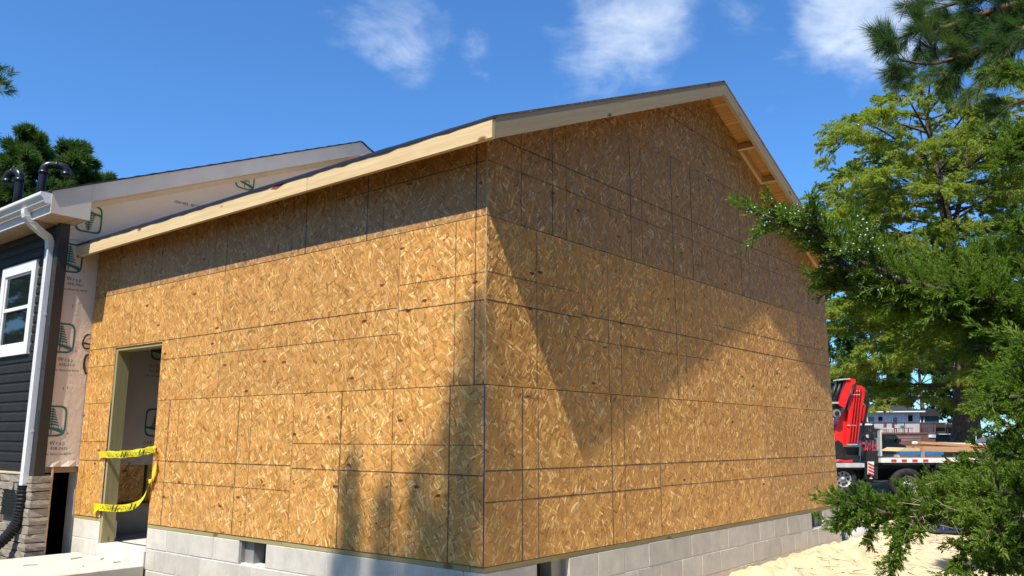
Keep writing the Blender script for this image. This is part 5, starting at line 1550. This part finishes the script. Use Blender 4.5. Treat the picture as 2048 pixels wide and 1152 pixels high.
# ------------------------------------------------------------------ far house with its deck
HD = 78.0
def H_(a, b_, d=0.0): return at(1750 + a / 9.6, 780 + b_ / 9.6, HD) + FH * d
def hprism(b, poly, d0, d1, mi=0): b.prism([H_(x, y, d0) for x, y in poly], FH * (d1 - d0), mi)
fh = empty('far_house', H_(640, 1270, 6)); tag(fh, 'blue-grey house with dark roof and red-brown raised deck far behind the truck', 'house')
def hp(name, m, poly, d0, d1, parent=None):
    b = MB(); hprism(b, poly, d0, d1); return b.build(name, m, parent or fh)
hp('wall', HBLUE, [(40, 900), (1155, 900), (1155, 405), (40, 405)], 3.0, 11)
hp('side_wing', HNAVY, [(1157, 900), (1700, 900), (1700, 480), (1157, 480)], 4.5, 11)
b = MB()
b.v += [tuple(H_(60, 395, 2.4)), tuple(H_(1215, 385, 2.4)), tuple(H_(1215, 385, 12)), tuple(H_(60, 395, 12)), tuple(H_(170, 235, 7)), tuple(H_(1100, 232, 7))]
for f in ((0, 1, 5, 4), (1, 2, 5), (2, 3, 4, 5), (3, 0, 4), (0, 3, 2, 1)): b.face(f)
b.build('roof', SHINGLE, fh)
hp('wing_roof', SHINGLE, [(1140, 480), (1720, 480), (1600, 330), (1200, 340)], 4.2, 11.5)
hp('eave_gutter', HWHITE, [(60, 415), (1200, 408), (1200, 385), (60, 395)], 2.3, 2.45)
for x0, x1, y0, y1 in ((105, 250, 490, 600), (310, 415, 490, 600), (610, 705, 500, 640), (905, 1015, 455, 600)):
    w_ = hp('window', HWHITE, [(x0, y1), (x1, y1), (x1, y0), (x0, y0)], 2.9, 2.99)
    hp('pane', GLASS, [(x0 + 10, y1 - 8), (x1 - 10, y1 - 8), (x1 - 10, y0 + 8), (x0 + 10, y0 + 8)], 2.86, 2.895, w_)
hp('sunlit_wall_band', HWHITE, [(40, 880), (1154, 880), (1154, 620), (40, 620)], 2.93, 2.995)  # white band painted as the sunlit lower wall, greyer wall above
for x in (1200, 1250, 1310, 1380): hp('wing_trim', HWHITE, [(x, 630), (x + 12, 630), (x + 12, 490), (x, 490)], 4.4, 4.49)
dk = hp('deck_floor', DECK, [(-300, 850), (1165, 850), (1165, 815), (-300, 815)], 0, 2.9)
for k in range(8):
    y = 855 + k * 53; hp('skirt_board', DECK, [(-300, y + 49), (1168, y + 49), (1168, y), (-300, y)], .05, .12)
hp('deck_side', DECKD, [(1170, 1290), (1640, 1290), (1640, 852), (1170, 852)], .8, 2.9)
hp('deck_screen', DECKD, [(1172, 840), (1395, 840), (1395, 640), (1172, 640)], .4, .55); hp('deck_screen', DECKD, [(1412, 840), (1640, 840), (1640, 650), (1412, 650)], .4, .55)
for x in (-40, 560, 1150, 1396): hp('rail_post', DECK, [(x, 850), (x + 16, 850), (x + 16, 640), (x, 640)], .0, .12)
hp('hand_rail', DECKD, [(-300, 642), (1620, 642), (1620, 625), (-300, 625)], -.02, .14)
me_b = None
for k in range(58):
    x = -20 + k * 20.3
    if any(abs(x - p) < 16 for p in (-40, 560, 1150)): continue
    hp('baluster', DECKD if k % 2 else DECK, [(x, 815), (x + 6, 815), (x + 6, 642), (x, 642)], .02, .06)
s_ = hp('house_sign', plain('sign_blue', (.40, .50, .62), .5), [(1028, 915), (1165, 915), (1165, 855), (1028, 855)], -.03, .045)
hp('sign_panel', HWHITE, [(1036, 908), (1085, 908), (1085, 862), (1036, 862)], -.04, -.031, s_)
# patio furniture on the deck
for i, (x, lab) in enumerate(((285, 'red-brown chair standing leftmost on the far deck'), (440, 'red-brown chair second from left on the far deck'), (1040, 'dark red chair at the right end of the far deck'))):
    root = empty('patio_chair', H_(x + 30, 812, 1)); tag(root, lab, 'chair', 'chairs on the far deck')
    hp('seat', DECKD, [(x, 745), (x + 62, 745), (x + 62, 728), (x, 728)], .8, 1.3, root); hp('backrest', DECK, [(x, 728), (x + 55, 728), (x + 50, 625), (x + 5, 625)], 1.25, 1.3, root)
    for u, d in ((4, .82), (50, .82), (4, 1.24), (50, 1.24)): hp('leg', DECKD, [(x + u, 812), (x + u + 8, 812), (x + u + 8, 746), (x + u, 746)], d, d + .05, root)
root = empty('patio_table', H_(690, 812, 1)); tag(root, 'low table with a teal bowl area in the middle of the far deck', 'table')
hp('table_top', GREYM, [(600, 735), (800, 735), (800, 722), (600, 722)], .7, 1.6, root)
for u, d in ((606, .75), (782, .75), (606, 1.5), (782, 1.5)): hp('leg', GREYM, [(u, 812), (u + 10, 812), (u + 10, 736), (u, 736)], d, d + .06, root)
b = MB(); cc = Vector(H_(630, 700, 1.1)); b.tube([cc + Vector((0, 0, -.12)), cc + Vector((0, 0, -.02)), cc + Vector((0, 0, .12))], [.1, .17, .15], 14)
tag(b.build('teal_planter', plain('teal_glaze', (.02, .30, .28), .3)), 'teal pot on the far deck table', 'pot')
# grey-roofed shed low at right of the deck
b = MB(); hprism(b, [(1350, 1280), (1900, 1280), (1900, 1000), (1632, 890), (1380, 1010)], -8, -4); tag(b.build('shed', plain('shed_grey', (.10, .10, .105), .8)), 'low dark grey shed roof right of the red-brown deck', 'shed')
# things lying on the ground past the corner
b = MB(); q = np.array(at(1716, 1066, 11.9)); g = float(ground_h(q[0], q[1]))
b.bm((lambda bm: (bmesh.ops.create_icosphere(bm, subdivisions=2, radius=1), bm)[1])(bmesh.new()), 0, True, Matrix.Translation((q[0], q[1], g + .08)) @ Matrix.Diagonal((.34, .2, .16, 1)))
tag(b.build('cement_bag', plain('bag_grey', (.42, .41, .40), .8, bump=.6, bscale=9)), 'grey lumpy bag lying on the sand at the far corner of the foundation', 'bag')
b = MB(); q = at(1885, 1062, 13.2); g = float(ground_h(q[0], q[1]))
M, L = frame((q[0], q[1], g), (q[0] + RH[0], q[1] + RH[1], g), (0, 0, 1))
b.box((-.25, -.16, .0), (.3, .16, .17), 0, .03); b.box((-.2, -.13, .171), (.25, .13, .2), 0, .012); b.box((-.1, -.17, .06), (.15, -.161, .1))
tag(b.build('blue_tote', plain('navy_plastic', (.02, .035, .11), .4, var=.15), None, M), 'navy blue plastic tote on the sand behind the juniper', 'tote')
